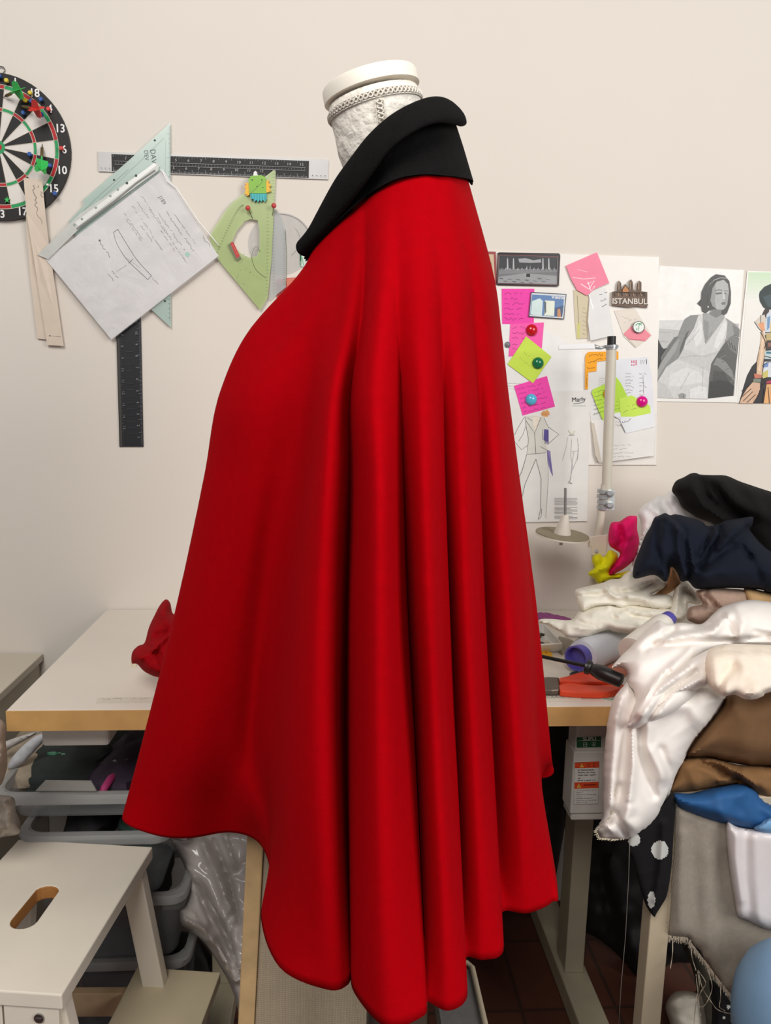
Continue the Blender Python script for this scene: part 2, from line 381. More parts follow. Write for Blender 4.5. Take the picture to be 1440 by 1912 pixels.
# columns of the cape, left outline -> near side -> right outline -> far side
COL = [
 [(576,480,.925),(545,520,.93),(458,618,.935),(411,730,.94),(384,880,.945),(327,1150,.95),(264,1400,.955),hz(230,1530,.70)],
 [(586,466,.915),(568,517,.905),(494,620,.90),(434,730,.90),(408,880,.90),(360,1150,.90),(308,1400,.905),hz(285,1557,.695)],
 [(604,444,.905),(586,515,.885),(530,620,.88),(464,730,.87),(444,880,.87),(402,1150,.87),(362,1400,.875),hz(350,1564)],
 [(622,424,.895),(602,515,.87),(553,620,.86),(500,730,.85),(482,880,.85),(446,1150,.86),(428,1400,.88),hz(430,1553)],
 [(632,415,.89),(616,515,.86),(575,620,.85),(545,730,.84),(520,880,.85),(487,1150,.87),(470,1400,.885),hz(484,1572)],
 [(640,408,.885),(628,515,.85),(594,620,.835),(575,730,.83),(548,880,.84),(511,1150,.86),(496,1400,.86),hz(506,1630)],
 [(648,400,.88),(640,515,.835),(612,620,.815),(592,730,.805),(570,880,.81),(533,1150,.82),(514,1400,.815),hz(489,1712)],
 [(656,392,.88),(650,515,.82),(628,620,.795),(606,730,.775),(590,880,.76),(560,1150,.75),(543,1400,.745),hz(524,1806)],
 [(665,383,.875),(662,515,.80),(644,620,.775),(622,730,.755),(612,880,.735),(594,1150,.715),(587,1400,.705),hz(610,1846)],
 [(678,371,.87),(675,515,.79),(660,620,.77),(641,730,.757),(638,880,.745),(628,1150,.725),(626,1400,.71),hz(648,1838)],
 [(684,366,.87),(684,515,.785),(674,620,.775),(656,730,.775),(654,880,.775),(648,1150,.775),(646,1400,.77),hz(658,1810)],
 [(690,360,.865),(690,515,.775),(682,620,.762),(668,730,.755),(669,880,.755),(660,1150,.745),(660,1400,.73),hz(663,1852)],
 [(715,343,.855),(713,515,.757),(707,620,.738),(702,730,.722),(707,880,.700),(708,1150,.683),(710,1400,.670),hz(722,1916)],
 [(738,333,.85),(737,515,.748),(739,620,.742),(742,730,.742),(747,880,.742),(756,1150,.735),(768,1400,.72),hz(790,1896)],
 [(742,332,.85),(743,515,.748),(745,620,.745),(750,730,.75),(754,880,.757),(762,1150,.765),(776,1400,.755),hz(797,1870)],
 [(770,325,.845),(782,515,.744),(783,620,.738),(785,730,.728),(789,880,.714),(799,1150,.70),(812,1400,.695),hz(836,1886)],
 [(794,323,.845),(814,515,.752),(818,620,.75),(822,730,.752),(826,880,.752),(836,1150,.752),(848,1400,.75),hz(870,1862)],
 [(798,323,.846),(819,515,.755),(823,620,.757),(828,730,.765),(831,880,.77),(841,1150,.778),(851,1400,.775),hz(867,1790)],
 [(816,324,.852),(850,515,.77),(853,620,.765),(858,730,.76),(862,880,.756),(871,1150,.748),(885,1400,.742),hz(904,1791)],
 [(834,325,.858),(873,515,.788),(880,620,.79),(889,730,.795),(893,880,.795),(903,1150,.795),(917,1400,.793),hz(938,1776)],
 [(838,326,.86),(878,515,.795),(885,620,.80),(893,730,.81),(897,880,.815),(906,1150,.822),(920,1400,.822),hz(936,1704)],
 [(852,328,.88),(899,515,.83),(909,620,.825),(919,730,.82),(930,880,.812),(948,1150,.80),(964,1400,.79),hz(985,1704)],
 [(864,329,.91),(914,515,.875),(926,620,.87),(938,730,.865),(954,880,.86),(980,1150,.85),(995,1400,.845),hz(1030,1684)],
 [(870,330,.935),(920,515,.92),(933,620,.92),(945,730,.92),(963,880,.92),(990,1150,.91),(1000,1400,.90),hz(1039,1652)],
 [(871,330,.95),(920,515,.95),(934,620,.955),(946,730,.96),(964,880,.965),(994,1150,.965),(1006,1400,.965),hz(1010,1457)],
 [(872,331,.96),(921,515,.97),(935,620,.98),(947,730,.99),(966,880,1.0),(1001,1150,1.01),(1026,1390,1.02),hz(1032,1434)],
 [(866,333,.98),(905,515,1.03),(915,620,1.05),(925,730,1.06),(940,880,1.07),(960,1150,1.08),(985,1400,1.07),hz(1010,1452)],
 [(840,336,1.0),(850,515,1.09),(850,620,1.10),(850,730,1.11),(850,880,1.12),(850,1150,1.12),(850,1380,1.12),hz(850,1440)],
 [(790,338,1.01),(760,515,1.12),(750,620,1.13),(740,730,1.12),(730,880,1.13),(710,1150,1.13),(700,1380,1.13),hz(700,1438)],
 [(720,350,1.01),(680,515,1.10),(640,620,1.11),(610,730,1.11),(580,880,1.11),(550,1150,1.12),(520,1400,1.11),hz(520,1440)],
 [(650,410,.99),(620,515,1.03),(560,620,1.05),(490,730,1.06),(450,880,1.06),(400,1150,1.07),(360,1380,1.08),hz(340,1450)],
 [(600,455,.95),(570,518,.975),(490,622,.985),(430,735,.99),(400,885,1.0),(345,1150,1.01),(285,1400,1.02),hz(262,1490,.70)],
]
COL = [lv2(c) for c in COL]
COL[4][7] = (478,1520,.89); COL[5][7] = (505,1556,.87); COL[6][7] = (511,1610,.80); COL[7][7] = (534,1672,.735)
for k, d in ((11, -.004), (10, .022), (9, .006), (14, .014), (13, .004), (17, .010), (20, .012)):
    for i in range(3, 8): COL[k][i] = (COL[k][i][0], COL[k][i][1], COL[k][i][2]+d*(.6 if i == 3 else 1))
NT = 110; rows = []
ts = [LV[0]+(LV[-1]-LV[0])*k/NT for k in range(NT+1)]
for t in ts:
    rows.append([at(*[hermite(LV, [c[i][q] for i in range(9)], t) for q in range(3)]) for c in COL])
# soften across columns
for ci, c in enumerate(COL):
    for lv_, dlt, amp in ((1, .034, .013), (2, .020, .012), (3, .008, .006)):
        wgt = max(0, min(1, (.86-c[lv_][2])/.08)); k_ = {9: .5, 10: 1, 13: .5, 14: 1, 17: 1, 20: 1, 19: .3, 16: .3, 12: -.5, 15: -.4, 18: -.4, 21: -.4}.get(ci, 0)
        c[lv_] = (c[lv_][0], c[lv_][1], c[lv_][2]+dlt*wgt+amp*k_)
for ci in range(5):
    COL[ci][5] = COL[ci][5][:2]+(COL[ci][5][2]+.010,); COL[ci][6] = COL[ci][6][:2]+(COL[ci][6][2]+.020,); COL[ci][7] = COL[ci][7][:2]+(COL[ci][7][2]+.010,)
rows = [[at(*[hermite(LV, [c[i][q] for i in range(9)], t) for q in range(3)]) for c in COL] for t in ts]
grid = [[Vector(p) for p in crom([tuple(v) for v in r], 7, True)] for r in rows]
red = mat((164, 0, 10), .92, .04, 90, .22, 420, spec=.04, dist=.001)
cape = thing('cape', 'long red wool cape with black collar on the dress form', 'cape', (at(720, 956, .93).x, CAM.y+.93, ZH))
n_ = len(grid[0])
for ri, r in enumerate(grid):
    f_ = 1-ri/NT
    for _ in range(int(.6+70*f_**7)):
        r[:] = [r[i]*.5+(r[i-1]+r[(i+1) % n_])*.25 for i in range(n_)]
cb = add('cape_body', rings(grid, cap=False), red, cape, smooth=180, solid=.0025)
hemv = [grid[-1][j] for j in range(n_)]
V, Fc = [], []
# turned-up hem stitched inside
stz = [[g for g in grid[-1]], [g*.35+h*.65 for g, h in zip(grid[-1], grid[-4])]]
cen = Vector((at(720, 956, .9).x, CAM.y+.93, 0))
def inn(v, d=.003): q = Vector((cen.x-v.x, cen.y-v.y, 0)).normalized(); return v+q*d
add('hem_facing', rings([[inn(v) for v in stz[0]], [inn(v) for v in stz[1]]], cap=False), red, cb, smooth=180)

# collar: stand + turned-over roll
blk = mat((20, 19, 19), .95, .12, 80, .5, 500, sheen=.04, spec=.08)
NS = [ # T (fold top), E (roll's lower edge), S (seam with the red cloth)
 ((568,450,.93),(574,482,.925),(578,480,.927)),
 ((584,428,.922),(597,452,.905),(598,452,.91)),
 ((600,390,.91),(630,416,.885),(628,418,.89)),
 ((626,338,.892),(664,372,.86),(662,384,.87)),
 ((652,300,.88),(697,328,.842),(690,360,.862)),
 ((688,253,.87),(725,288,.832),(722,340,.85)),
 ((728,217,.868),(757,260,.828),(752,328,.846)),
 ((768,194,.872),(790,241,.832),(790,323,.846)),
 ((805,182,.885),(816,233,.845),(826,325,.855)),
 ((832,187,.91),(838,234,.872),(852,328,.88)),
 ((849,208,.942),(851,236,.915),(872,331,.935))]
far = [((a[0], a[1]+2, 1.89-a[2]), (b[0], b[1]-3, 1.895-b[2]), (c[0], c[1]+3, 1.90-c[2])) for a, b, c in NS[::-1]]
ALL = NS+far
ALL = [tuple(sum([list(q) for q in s], [])) for s in ALL]
ALL = [tuple(r) for r in crom(ALL, 6)]
rg, st = [], []
for s in ALL:
    T, E, S = (at(*s[0:3]), at(*s[3:6]), at(*s[6:9]))
    cc = Vector((at(712, 300, .935).x, CAM.y+.94, 0)); out = Vector((T.x-cc.x, T.y-cc.y, 0))
    out = Vector((out.x*.25, out.y, 0)).normalized() if abs(out.y) > 1e-4 else Vector((1, 0, 0))
    q = []
    th = .009
    prof = [(0, -.010, .55), (0, -.004, .25), (0, .0, .06), (0, .004, -.02), (0, .010, .08), (0, .014, .3), (0, .015, .55), (0, .014, .8), (0, .010, .96), (0, .004, 1.0), (0, .002, .93), (0, .000, .7), (0, -.002, .4), (0, -.006, .35)]
    for _, o_, f in prof: q.append(T+(E-T)*f+out*o_*.9)
    rg.append(q)
    ins = T+(E-T)*.25-out*.004
    st.append([S+out*.007+Vector((0,0,-.003)), S+(ins-S)*.5+out*.004, ins+out*.001, ins-out*.004, S+(ins-S)*.5-out*.004, S-out*.003])
add('collar_roll', rings(rg), blk, cape, smooth=180, label='black turned-over collar', sub=1)
add('collar_stand', rings(st), blk, cape, smooth=60, label='black collar stand')
tabp = [(862,316),(868,314),(874,320),(883,338),(881,346),(872,335),(864,326)]
cloth('collar_tab', tabp, .955, blk, .006, 8, nz=0, step=3, parent=cape, label='small black tab behind the collar')

# ================================================================ canvas board and grey tray under the cape
bw = mat((196, 164, 118), .55, .12, 30)
cv = mat((190, 172, 146), .9, .05, 30, .6, 260, kind='weave')
pb = thing('padded_board', 'upright canvas covered board with a pale wooden edge, below the cape hem', 'board', at(640, 1912, 1.0)-Vector((0, 0, .2)))
zb = .02
def colx(px, py, D): return at(px, py, D).x
bl = at(445, 1912, 1.0); tl_ = at(462, 1560, 1.0); k_ = (tl_.x-bl.x)/(tl_.z-bl.z)
xa = bl.x-(bl.z-zb)*k_; xt = tl_.x+(.672-tl_.z)*k_
xr2 = at(800, 1885, 1.0).x
wdt = at(475, 1912, 1.0).x-bl.x
y0 = CAM.y+1.0
add('wooden_edge', hexa([(xa, y0-.006, zb), (xa+wdt, y0-.006, zb), (xa+wdt, y0+.02, zb), (xa, y0+.02, zb)], [(xt, y0-.006, .672), (xt+wdt, y0-.006, .672), (xt+wdt, y0+.02, .672), (xt, y0+.02, .672)]), bw, pb, bevel=.002, label='pale wooden edge strip')
add('canvas_panel', hexa([(xa+wdt, y0, zb), (xr2, y0, zb), (xr2, y0+.018, zb), (xa+wdt, y0+.018, zb)], [(xt+wdt, y0, .67), (xr2, y0, .67), (xr2, y0+.018, .67), (xt+wdt, y0+.018, .67)]), cv, pb, bevel=.004)
# grey tray with cream rim
tr = thing('padded_chair', 'grey seat with a cream rim, low down at the foot of the red cape', 'chair', onz(820, 1912, .36)-Vector((0,0,.36)))
g0 = at(868, 1798, 1.03); g1 = at(880, 1800, 1.03); g2 = at(908, 1930, .90)
zt = g0.z
xl = at(806, 1850, 1.03).x
rim = [Vector((xl, -1.73+1.03, zt)), Vector((g0.x+.004, -1.73+1.03, zt)), Vector((g0.x+.010, -.71, zt)), Vector((g0.x+.012, -.9, zt-.012)), Vector((g0.x+.012, -1.0, zt-.02)), Vector((xl, -1.0, zt-.02))]
def off3(v, z): return Vector((v.x, v.y, v.z+z))
add('seat', hexa([off3(rim[0], -.04), off3(rim[2], -.04), off3(rim[4], -.04), off3(rim[5], -.04)], [off3(rim[0], -.003), off3(rim[2], -.003), off3(rim[4], -.003), off3(rim[5], -.003)]), mat((106, 103, 100), .8, .08, 60, .3, 200), tr)
add('seat_rim', tube([rim[0], rim[1], rim[2], rim[3], rim[4]], .004, 8), mat((190, 176, 150), .6, .05), tr, smooth=180)
for x, y in ((xl+.02, -.72), (g0.x-.01, -.73), (xl+.02, -.98), (g0.x-.01, -.98)): add('leg', cyl((x, y, 0), (x, y, zt-.04), .009), mat((60, 58, 55), .4, .05, metal=.6), tr, smooth=40)

# ================================================================ white step stool
sw = mat((228, 219, 202), .5, .03, 12, .04, 200)
zs = .50
A_, B_, C_ = onz(35, 1567, zs), onz(285, 1581, zs), onz(115, 1858, zs)
D_ = A_+(C_-B_)
st_ = thing('step_stool', 'white painted wooden step stool with an oval hand slot, front left', 'step stool', ((A_.x+C_.x)/2, (A_.y+C_.y)/2, 0))
def lp(u, v, z=zs): p = A_+(B_-A_)*u+(D_-A_)*v; return Vector((p.x, p.y, z))
# slot positions solved from the photo
def uv(px, py, z=zs):
    p = onz(px, py, z)-A_; e1 = B_-A_; e2 = D_-A_; den = e1.x*e2.y-e1.y*e2.x
    return ((p.x*e2.y-p.y*e2.x)/den, (e1.x*p.y-e1.y*p.x)/den)
s0 = uv(92, 1668); s1 = uv(38, 1718); le1 = (B_-A_).length; le2 = (D_-A_).length
bm = bmesh.new()
sl = []
ru = .019
um = (s0[0]+s1[0])/2
dv = abs(s1[1]-s0[1])
for k in range(16):
    a_ = math.pi*k/8
    c0 = s0 if math.sin(a_) < 0 else s1
    sl.append((um+math.cos(a_)*ru/le1, c0[1]+math.sin(a_)*ru/le2*.9))
out_ = [(0, 0), (1, 0), (1, 1), (0, 1)]
def tri_hole(outer, hole):
    pts = [Vector(p) for p in outer+hole]; no = len(outer); nh = len(hole)
    r = delaunay_2d_cdt(pts, [(i, (i+1) % no) for i in range(no)]+[(no+i, no+(i+1) % nh) for i in range(nh)], [], 0, 1e-7)
    fs = []
    for t in r[2]:
        cx_ = sum(r[0][i].x for i in t)/3; cy_ = sum(r[0][i].y for i in t)/3; c = False
        for (x0, y0), (x1, y1) in zip(hole, hole[1:]+hole[:1]):
            if (y0 > cy_) != (y1 > cy_) and cx_ < (x1-x0)*(cy_-y0)/(y1-y0)+x0: c = not c
        if not c: fs.append(tuple(t))
    return [tuple(v) for v in r[0]], fs
v2, f2 = tri_hole(out_, sl); nv = len(v2); th = .022
V = [lp(u, v) for u, v in v2]+[lp(u, v, zs-th) for u, v in v2]
Fc = f2+[tuple(i+nv for i in f[::-1]) for f in f2]
for lst, base in ((4, 0), (16, 4)):
    for i in range(lst): a_, b_ = base+i, base+(i+1) % lst; Fc.append((a_, b_, b_+nv, a_+nv))
mi = [0]*(len(f2)*2)+[0]*4+[1]*16
add('top_step', (V, Fc, mi), [sw, mat((176, 122, 66), .6, .1, 30)], st_, bevel=.002)
def bar(p, q, w, d, name, lab=None, m_=sw):      # square bar between two points
    e1 = (B_-A_).normalized(); e2 = (D_-A_).normalized(); p = Vector(p); q = Vector(q)
    cs = [(-w, -d), (w, -d), (w, d), (-w, d)]
    return add(name, hexa([p+e1*a+e2*b for a, b in cs], [q+e1*a+e2*b for a, b in cs]), m_, st_, bevel=.002, label=lab)
# lower step
zl = .25
E_, F_, G_ = onz(343, 1812, zl), onz(412, 1815, zl), onz(365, 1925, zl)
lowx = (F_-E_).length
def q3(p, z): return Vector((p.x, p.y, z))
e2 = (D_-A_).normalized(); e1 = (B_-A_).normalized()
Eb = F_-e1*.15; H_ = Eb+e2*(le2*1.02); G2 = F_+e2*(le2*1.02)
add('lower_step', hexa([q3(p, zl-.02) for p in (Eb, F_, G2, H_)], [q3(p, zl) for p in (Eb, F_, G2, H_)]), mat((196, 182, 152), .5, .03, 12), st_, bevel=.002)
# legs: rear pair splayed to the right, front ones upright
t0 = lp(.90, .10, zs-.02); bt0 = onz(290, 1834, zl-.0); bar(Vector((bt0.x+.06, bt0.y, .0))+(bt0-t0)*0, t0, .016, .012, 'leg') if False else None
dirv = (bt0-t0); ext = t0+dirv*((zs-.02)/( (zs-.02)-zl))
bar(q3(ext, 0), t0, .019, .011, 'leg')
t1 = lp(.90, .93, zs-.02); bar(q3(t1+(ext-t0), 0), t1, .019, .011, 'leg')
t2 = lp(.12, .10, zs-.02); bar(q3(t2-e1*.05, 0), t2, .019, .011, 'leg')
t3 = lp(.12, .93, zs-.02); bar(q3(t3-e1*.05, 0), t3, .019, .011, 'leg')
bar(q3(F_-e1*.01+e2*.03, 0), q3(F_-e1*.03+e2*.03, zl-.02), .012, .010, 'leg')
bar(q3(G2-e1*.01-e2*.03, 0), q3(G2-e1*.03-e2*.03, zl-.02), .012, .010, 'leg')
m1 = t0+dirv*.80
add('stretcher', hexa([q3(t2+e2*s, z_) for s, z_ in ((0, .20), (.015, .20))]+[q3(m1+e2*s, .20) for s in (.015, 0)], [q3(t2+e2*s, .245) for s in (0, .015)]+[q3(m1+e2*s, .245) for s in (.015, 0)]), mat((188, 160, 124), .6, .06), st_, bevel=.001)
add('apron', hexa([lp(.05, .985, zs-.10), lp(.64, .985, zs-.10), lp(.64, .94, zs-.10), lp(.05, .94, zs-.10)], [lp(.05, .985, zs-.022), lp(.64, .985, zs-.022), lp(.64, .94, zs-.022), lp(.05, .94, zs-.022)]), sw, st_, bevel=.001)
fl = [lp(.655, .99, 0), lp(.97, .99, 0), lp(.97, .94, 0), lp(.655, .94, 0)]
add('leg', hexa([q3(p, .3) for p in fl], [q3(p, zs-.022) for p in fl]), sw, st_, bevel=.001)
sc = wl(0,0); scp = lp(.83, .99, zs-.055); ed = -e2
ps = at(75, 1898, (scp-CAM).y)
scp = Vector((ps.x, scp.y, ps.z)); 
add('screw', join(cyl(scp+e2*.002, scp+e2*.004, .0065, 16), obox(scp+e2*.0045, e1*.004, e2*.0006, Vector((0, 0, .001))))[:2], mat((150, 150, 150), .3, .1, metal=1), st_)
# ================================================================ things on the wall
ink = mat((60, 58, 62), .8); ink2 = mat((120, 112, 106), .8); wht = mat((236, 234, 232), .6, .02); blk_p = mat((24, 20, 20), .6, .05)
dred = mat((176, 26, 34), .6, .05); dgrn = mat((32, 150, 88), .6, .05); offw = mat((222, 216, 208), .6, .03); wire = mat((200, 190, 170), .5)
C0 = (wl(0, 141)+wl(0, 414))/2; RR = (wl(0, 141)-wl(0, 414)).length/2; C0 = wl(2, 278)
def DM(u, v, k): return Vector((C0.x+u*RR, -.001-k, C0.z-v*RR))
def arc(r, a0, a1, n=4): return [(r*math.sin(R(a0+(a1-a0)*i/n)), -r*math.cos(R(a0+(a1-a0)*i/n))) for i in range(n+1)]
lay = []
nums = [20, 1, 18, 4, 13, 6, 10, 15, 2, 17, 3, 19, 7, 16, 8, 11, 14, 9, 12, 5]
secs, wires = [], []
for i in range(20):
    a0, a1 = i*18-9, i*18+9; e = i % 2 == 0
    secs.append(('p', arc(.84, a0, a1)+[(0, 0)], blk_p if e else offw))
for i in range(20):
    a0, a1 = i*18-9, i*18+9; e = i % 2 == 0; c = dred if e else dgrn
    secs.append(('p', arc(.84, a0, a1)+arc(.79, a1, a0), c)); secs.append(('p', arc(.535, a0, a1)+arc(.49, a1, a0), c))
lay += secs
for r in (.845, .79, .535, .49):
    p = arc(r, 0, 360, 72); lay.append(('l', p, .008, wire))
for i in range(20): lay.append(('l', [(.09*math.sin(R(i*18+9)), -.09*math.cos(R(i*18+9))), (.85*math.sin(R(i*18+9)), -.85*math.cos(R(i*18+9)))], .006, wire))
lay += [('c', 0, 0, .09, dgrn), ('c', 0, 0, .045, dred)]
for i, n in enumerate(nums):
    lay.append(('t', str(n), .92*math.sin(R(i*18)), -.92*math.cos(R(i*18)), .155, 0, .95, wht, 1)[:7]+(1, wht))
# collapse layer heights (sectors do not overlap each other)
def sheet_d():
    return sheet('dartboard', arc(1, 0, 354, 59), DM, .010, blk_p, lay, step=.00001, label='round dartboard with black and white segments, cut by the left edge', cat='dartboard')
sheet_d()
hk = wl(2, 128)
add('wall_hook', tube([wl(2+7*math.cos(a*.5), 131-7*math.sin(a*.5), .004) for a in range(13)], .0011, 5), mat((120, 116, 112), .3, metal=.9), smooth=180, label='thin wire ring above the dartboard', cat='hook')

gr = mat((60, 190, 90), .5, .08); rd = mat((214, 52, 44), .5, .08); barrel = mat((120, 104, 66), .4, .1, metal=.6)
def dart(tip, tail, flc, lab, fl=.017):
    root = thing('dart', lab, 'dart', tip, 'darts in the dartboard')
    tip = Vector(tip); tail = Vector(tail); d = tail-tip
    add('barrel', lathe(tip, tip+d*.5, [(0, .0004), (.3, .0012), (.35, .003), (.9, .0032), (1, .002)], 10), barrel, root, smooth=60)
    add('shaft', cyl(tip+d*.5, tail-d*.15, .0018, 8), flc, root, smooth=60)
    x, y = frame(d); g = []
    b0 = tip+d*.62
    for a in range(4):
        q = x*math.cos(a*math.pi/2+.5)+y*math.sin(a*math.pi/2+.5); n = d.normalized().cross(q)*.0004
        pr = [b0, b0+d*.12+q*fl*.9, b0+d*.26+q*fl, b0+d*.38+q*fl*.7, b0+d*.38]
        g.append(([p-n for p in pr]+[p+n for p in pr], [(0, 1, 2, 3, 4), (9, 8, 7, 6, 5)]+[(i, (i+1) % 5, 5+(i+1) % 5, 5+i) for i in range(5)]))
    add('flight', join(*g)[:2], flc, root)
dart(wl(6, 182, .012), wl(38, 166, .055), gr, 'green dart stuck near the number 1 of the dartboard')
dart(wl(36, 198, .012), wl(74, 204, .055), rd, 'red dart stuck near the number 18 of the dartboard')
dart(wl(79, 268, .012), wl(77, 318, .05), gr, 'green dart hanging in the 6 segment of the dartboard', .016)
pinc = {'blue': (30, 84, 160), 'yellow': (222, 196, 60), 'red': (206, 50, 44), 'white': (236, 236, 230)}
where = {(2,145): 'beside the number 20', (15,153): 'just right of the number 20', (59,176): 'between the numbers 1 and 18', (50,190): 'below the flight near the number 1', (61,191): 'left of the red dart flight', (79,188): 'on the number 18', (93,206): 'above the number 4', (46,213): 'in the black 18 segment', (80,216): 'on the outer green ring near the number 4', (117,279): 'above the number 6', (58,290): 'in the white 6 segment', (96,311): 'between the numbers 6 and 10', (105,363): 'beside the number 15', (92,347): 'on the green ring near the number 15'}
for (x, y), c in zip(where, ['blue', 'yellow', 'yellow', 'yellow', 'blue', 'blue', 'red', 'blue', 'blue', 'red', 'blue', 'blue', 'blue', 'white']):
    s = .6 if c == 'white' else 1; m_ = mat(pinc[c], .35, .03); a = wl(x, y, .0115); n = Vector((0, -1, 0))
    add('push_pin', lathe(a, a+n*.011, [(0, .002*s), (.15, .0028*s), (.35, .0022*s), (.55, .003*s), (.8, .0046*s), (1, .0034*s)], 12), m_, smooth=60, label='%s push pin %s on the dartboard' % (c, where[(x, y)]), cat='push pin', group='push pins in the dartboard')
# small green star-shaped dart flight
sp = []
for k in range(10): sp.append((13+(6 if k % 2 == 0 else 2.2)*math.sin(k*math.pi/5), 373-(7 if k % 2 == 0 else 2.5)*math.cos(k*math.pi/5)))
sheet('dart_flight', sp, W(.012), .004, gr, label='small green star shaped flight between the numbers 2 and 17', cat='dart')

# wooden pattern strips hanging over the board
wd1 = mat((216, 200, 182), .7, .04, 30)
off_s = lambda x, y: .004+.012*max(0, min(1, (470-y)/100))
sheet('wooden_strip', [(48,400),(57,396),(66,480),(88,634),(70,632),(57,520)], tilt(off_s), .002, wd1, label='narrow beige wooden strip, the rear one below the dartboard', cat='strip')
sheet('wooden_strip', [(44,332),(79,336),(85,400),(92,460),(104,540),(119,646),(88,644),(72,540),(60,470),(49,395)], tilt(lambda x, y: off_s(x, y)+.004), .0022, wd1,
      [('s', 62,345,77,425,9,3,.9,ink2), ('s', 72,345,80,372,7,5,.8,ink2), ('l', [(92,627),(114,629)], .7, ink2), ('c', 93,627,1.6,ink2)], label='beige wooden strip with faint writing, overlapping the dartboard', cat='strip')

# long horizontal ruler
def lerp2(a, b, t): return (a[0]+(b[0]-a[0])*t, a[1]+(b[1]-a[1])*t)
clr = mat((206, 204, 202), .25, .02, alpha=.85); rbk = mat((26, 25, 26), .6, .08); rwt = mat((176, 174, 172), .6)
TL, TR, BR, BL = (183,283), (614,298), (613,335), (184,320)
def rq(u, v): a = lerp2(TL, TR, u); b = lerp2(BL, BR, u); return lerp2(a, b, v)
L = [('p', [rq(.058, .10), rq(.915, .10), rq(.915, .97), rq(.058, .97)], rbk)]
for i in range(0, 148):
    u = .065+i*(.84/147); h = .14 if i % 10 == 0 else (.10 if i % 5 == 0 else .06)
    L.append(('l', [rq(u, .96), rq(u, .96-h*1.4)], .5, rwt))
    if i % 2 == 0: L.append(('l', [rq(u, .12), rq(u, .12+h*.7)], .4, rwt))
for k in range(1, 16):
    p = rq(.065+k*.0545, .30); L.append(('t', str(k), p[0], p[1], 7.5, 2, 1.1, 0, rwt))
for k in range(1, 16):
    p = rq(.055+k*.0545, .70)
    if k < 14: L.append(('t', str(k), p[0], p[1], 7, 2, 1.1, 0, rwt))
for v in (.44, .60): L.append(('l', [rq(.07, v), rq(.90, v)], .5, rwt))
for i in range(60): L.append(('l', [rq(.075+i*.0139, .50), rq(.075+i*.0139, .55)], .5, rwt))
for k in range(4): p = rq(.932+k*.018, .82); L.append(('c', p[0], p[1], .9, ink))
for k in range(3): p = rq(.012+k*.018, .82); L.append(('c', p[0], p[1], .8, ink))
sheet('ruler', [TL, TR, BR, BL], W(.001), .003, clr, [tuple(x) for x in L], step=.000012, label='long horizontal clear ruler with a black printed scale', cat='ruler')
# vertical ruler
TL, TR, BR, BL = (212,440), (260,440), (268,834), (223,834)
L = [('p', [rq(.03, .002), rq(.12, .002), rq(.12, .998), rq(.03, .998)], mat((66, 62, 58), .5))]
for i in range(0, 160):
    v = .01+i*.00615; h = .16 if i % 10 == 0 else .07
    L.append(('l', [rq(.98, v), rq(.98-h, v)], .4, mat((132, 132, 134), .6)))
    if i % 2: L.append(('l', [rq(.14, v), rq(.14+h*.8, v)], .3, mat((110, 108, 108), .6)))
for k in range(1, 16):
    p = rq(.80, 1.0-k*.055+.01); L.append(('t', str(k), p[0], p[1], 7, 90, 1, 0, mat((140, 142, 150), .6)))
    p = rq(.22, .965-k*.055); L.append(('t', str(16-k), p[0], p[1], 7, 90, 1, 0, mat((120, 122, 128), .6)))
for k in range(14): p = rq(.36, .55+k*.03); q = rq(.66, .55+k*.03); L.append(('l', [p, q], .4, mat((70, 72, 78), .6)))
sheet('ruler', [TL, TR, BR, BL], W(.001), .0025, mat((27, 28, 32), .5, .12, 20), L, step=.000012, label='black ruler hanging vertically below the plastic sleeve', cat='ruler')

# mint set square
mint = mat((190, 210, 200), .2, .02, alpha=.72)
ms = mat((120, 136, 128), .4)
L = [('l', [(309,262),(309,345)], .6, ms), ('l', [(316,235),(317,600)], .6, ms), ('l', [(172,388),(306,258)], .7, ms), ('t', 'DAV', 286,292,14,84,.95,0,mat((50, 62, 60), .6)), ('t', 'DEV', 273,290,11,84,.95,0,mat((88, 104, 100), .6)),
     ('c', 289,262,2,ink), ('c', 213,336,2,ink), ('c', 308,562,2,ink), ('l', [(150,400),(178,372),(240,316)], .8, ms)]
for i in range(40): L.append(('l', [(318,250+i*8.8),(314 if i % 5 else 311,250+i*8.8)], .5, ms))
sheet('set_square', [(318,229),(319.5,612),(214,515),(128,425),(130,412),(156,384),(156,372),(165,365),(240,300)], W(.0055), .003, mint, L, label='mint green transparent set square behind the plastic sleeve', cat='set square')

# plastic sleeve with an A4 drawing
slv = thing('plastic_sleeve', 'tilted clear plastic sleeve holding a white page with a pencil drawing', 'sleeve', wl(230, 470, .012))
pap = mat((222, 219, 217), .5, .015, 5)
L = []
def dirp(x0, y0, l, a): return x0, y0, x0+l*math.cos(R(a)), y0+l*math.sin(R(a))
for i, (x, y, l) in enumerate([(264,366,100),(255,376,40),(280,392,120),(247,384,66),(232,398,60),(262,420,40),(236,410,50),(300,430,52),(310,395,90),(296,398,80)]):
    L.append(('s',)+dirp(x, y, l, 55)+(4.5, 20+i, .75, ink2))
L += [('t', 'J189', 303,374,10,58,1,0,ink), ('l', [(290,378),(308,395)], 1.2, wht), ('s',)+dirp(187,452,36,55)+(6, 50, .8, ink), ('c', 186,449,2,ink), ('s',)+dirp(378,440,28,52)+(6, 51, .8, ink2)]
L += [('l', crom([(212,434),(217,452),(228,472),(242,490),(276,522)], 5), .9, ink), ('l', crom([(220,428),(230,445),(243,466),(258,488),(283,515)], 5), .9, ink), ('l', [(212,434),(220,428)], .9, ink), ('l', [(276,522),(283,515)], .9, ink), ('l', [(240,492),(249,483)], .8, ink), ('l', [(233,480),(262,500)], .4, ink2)]
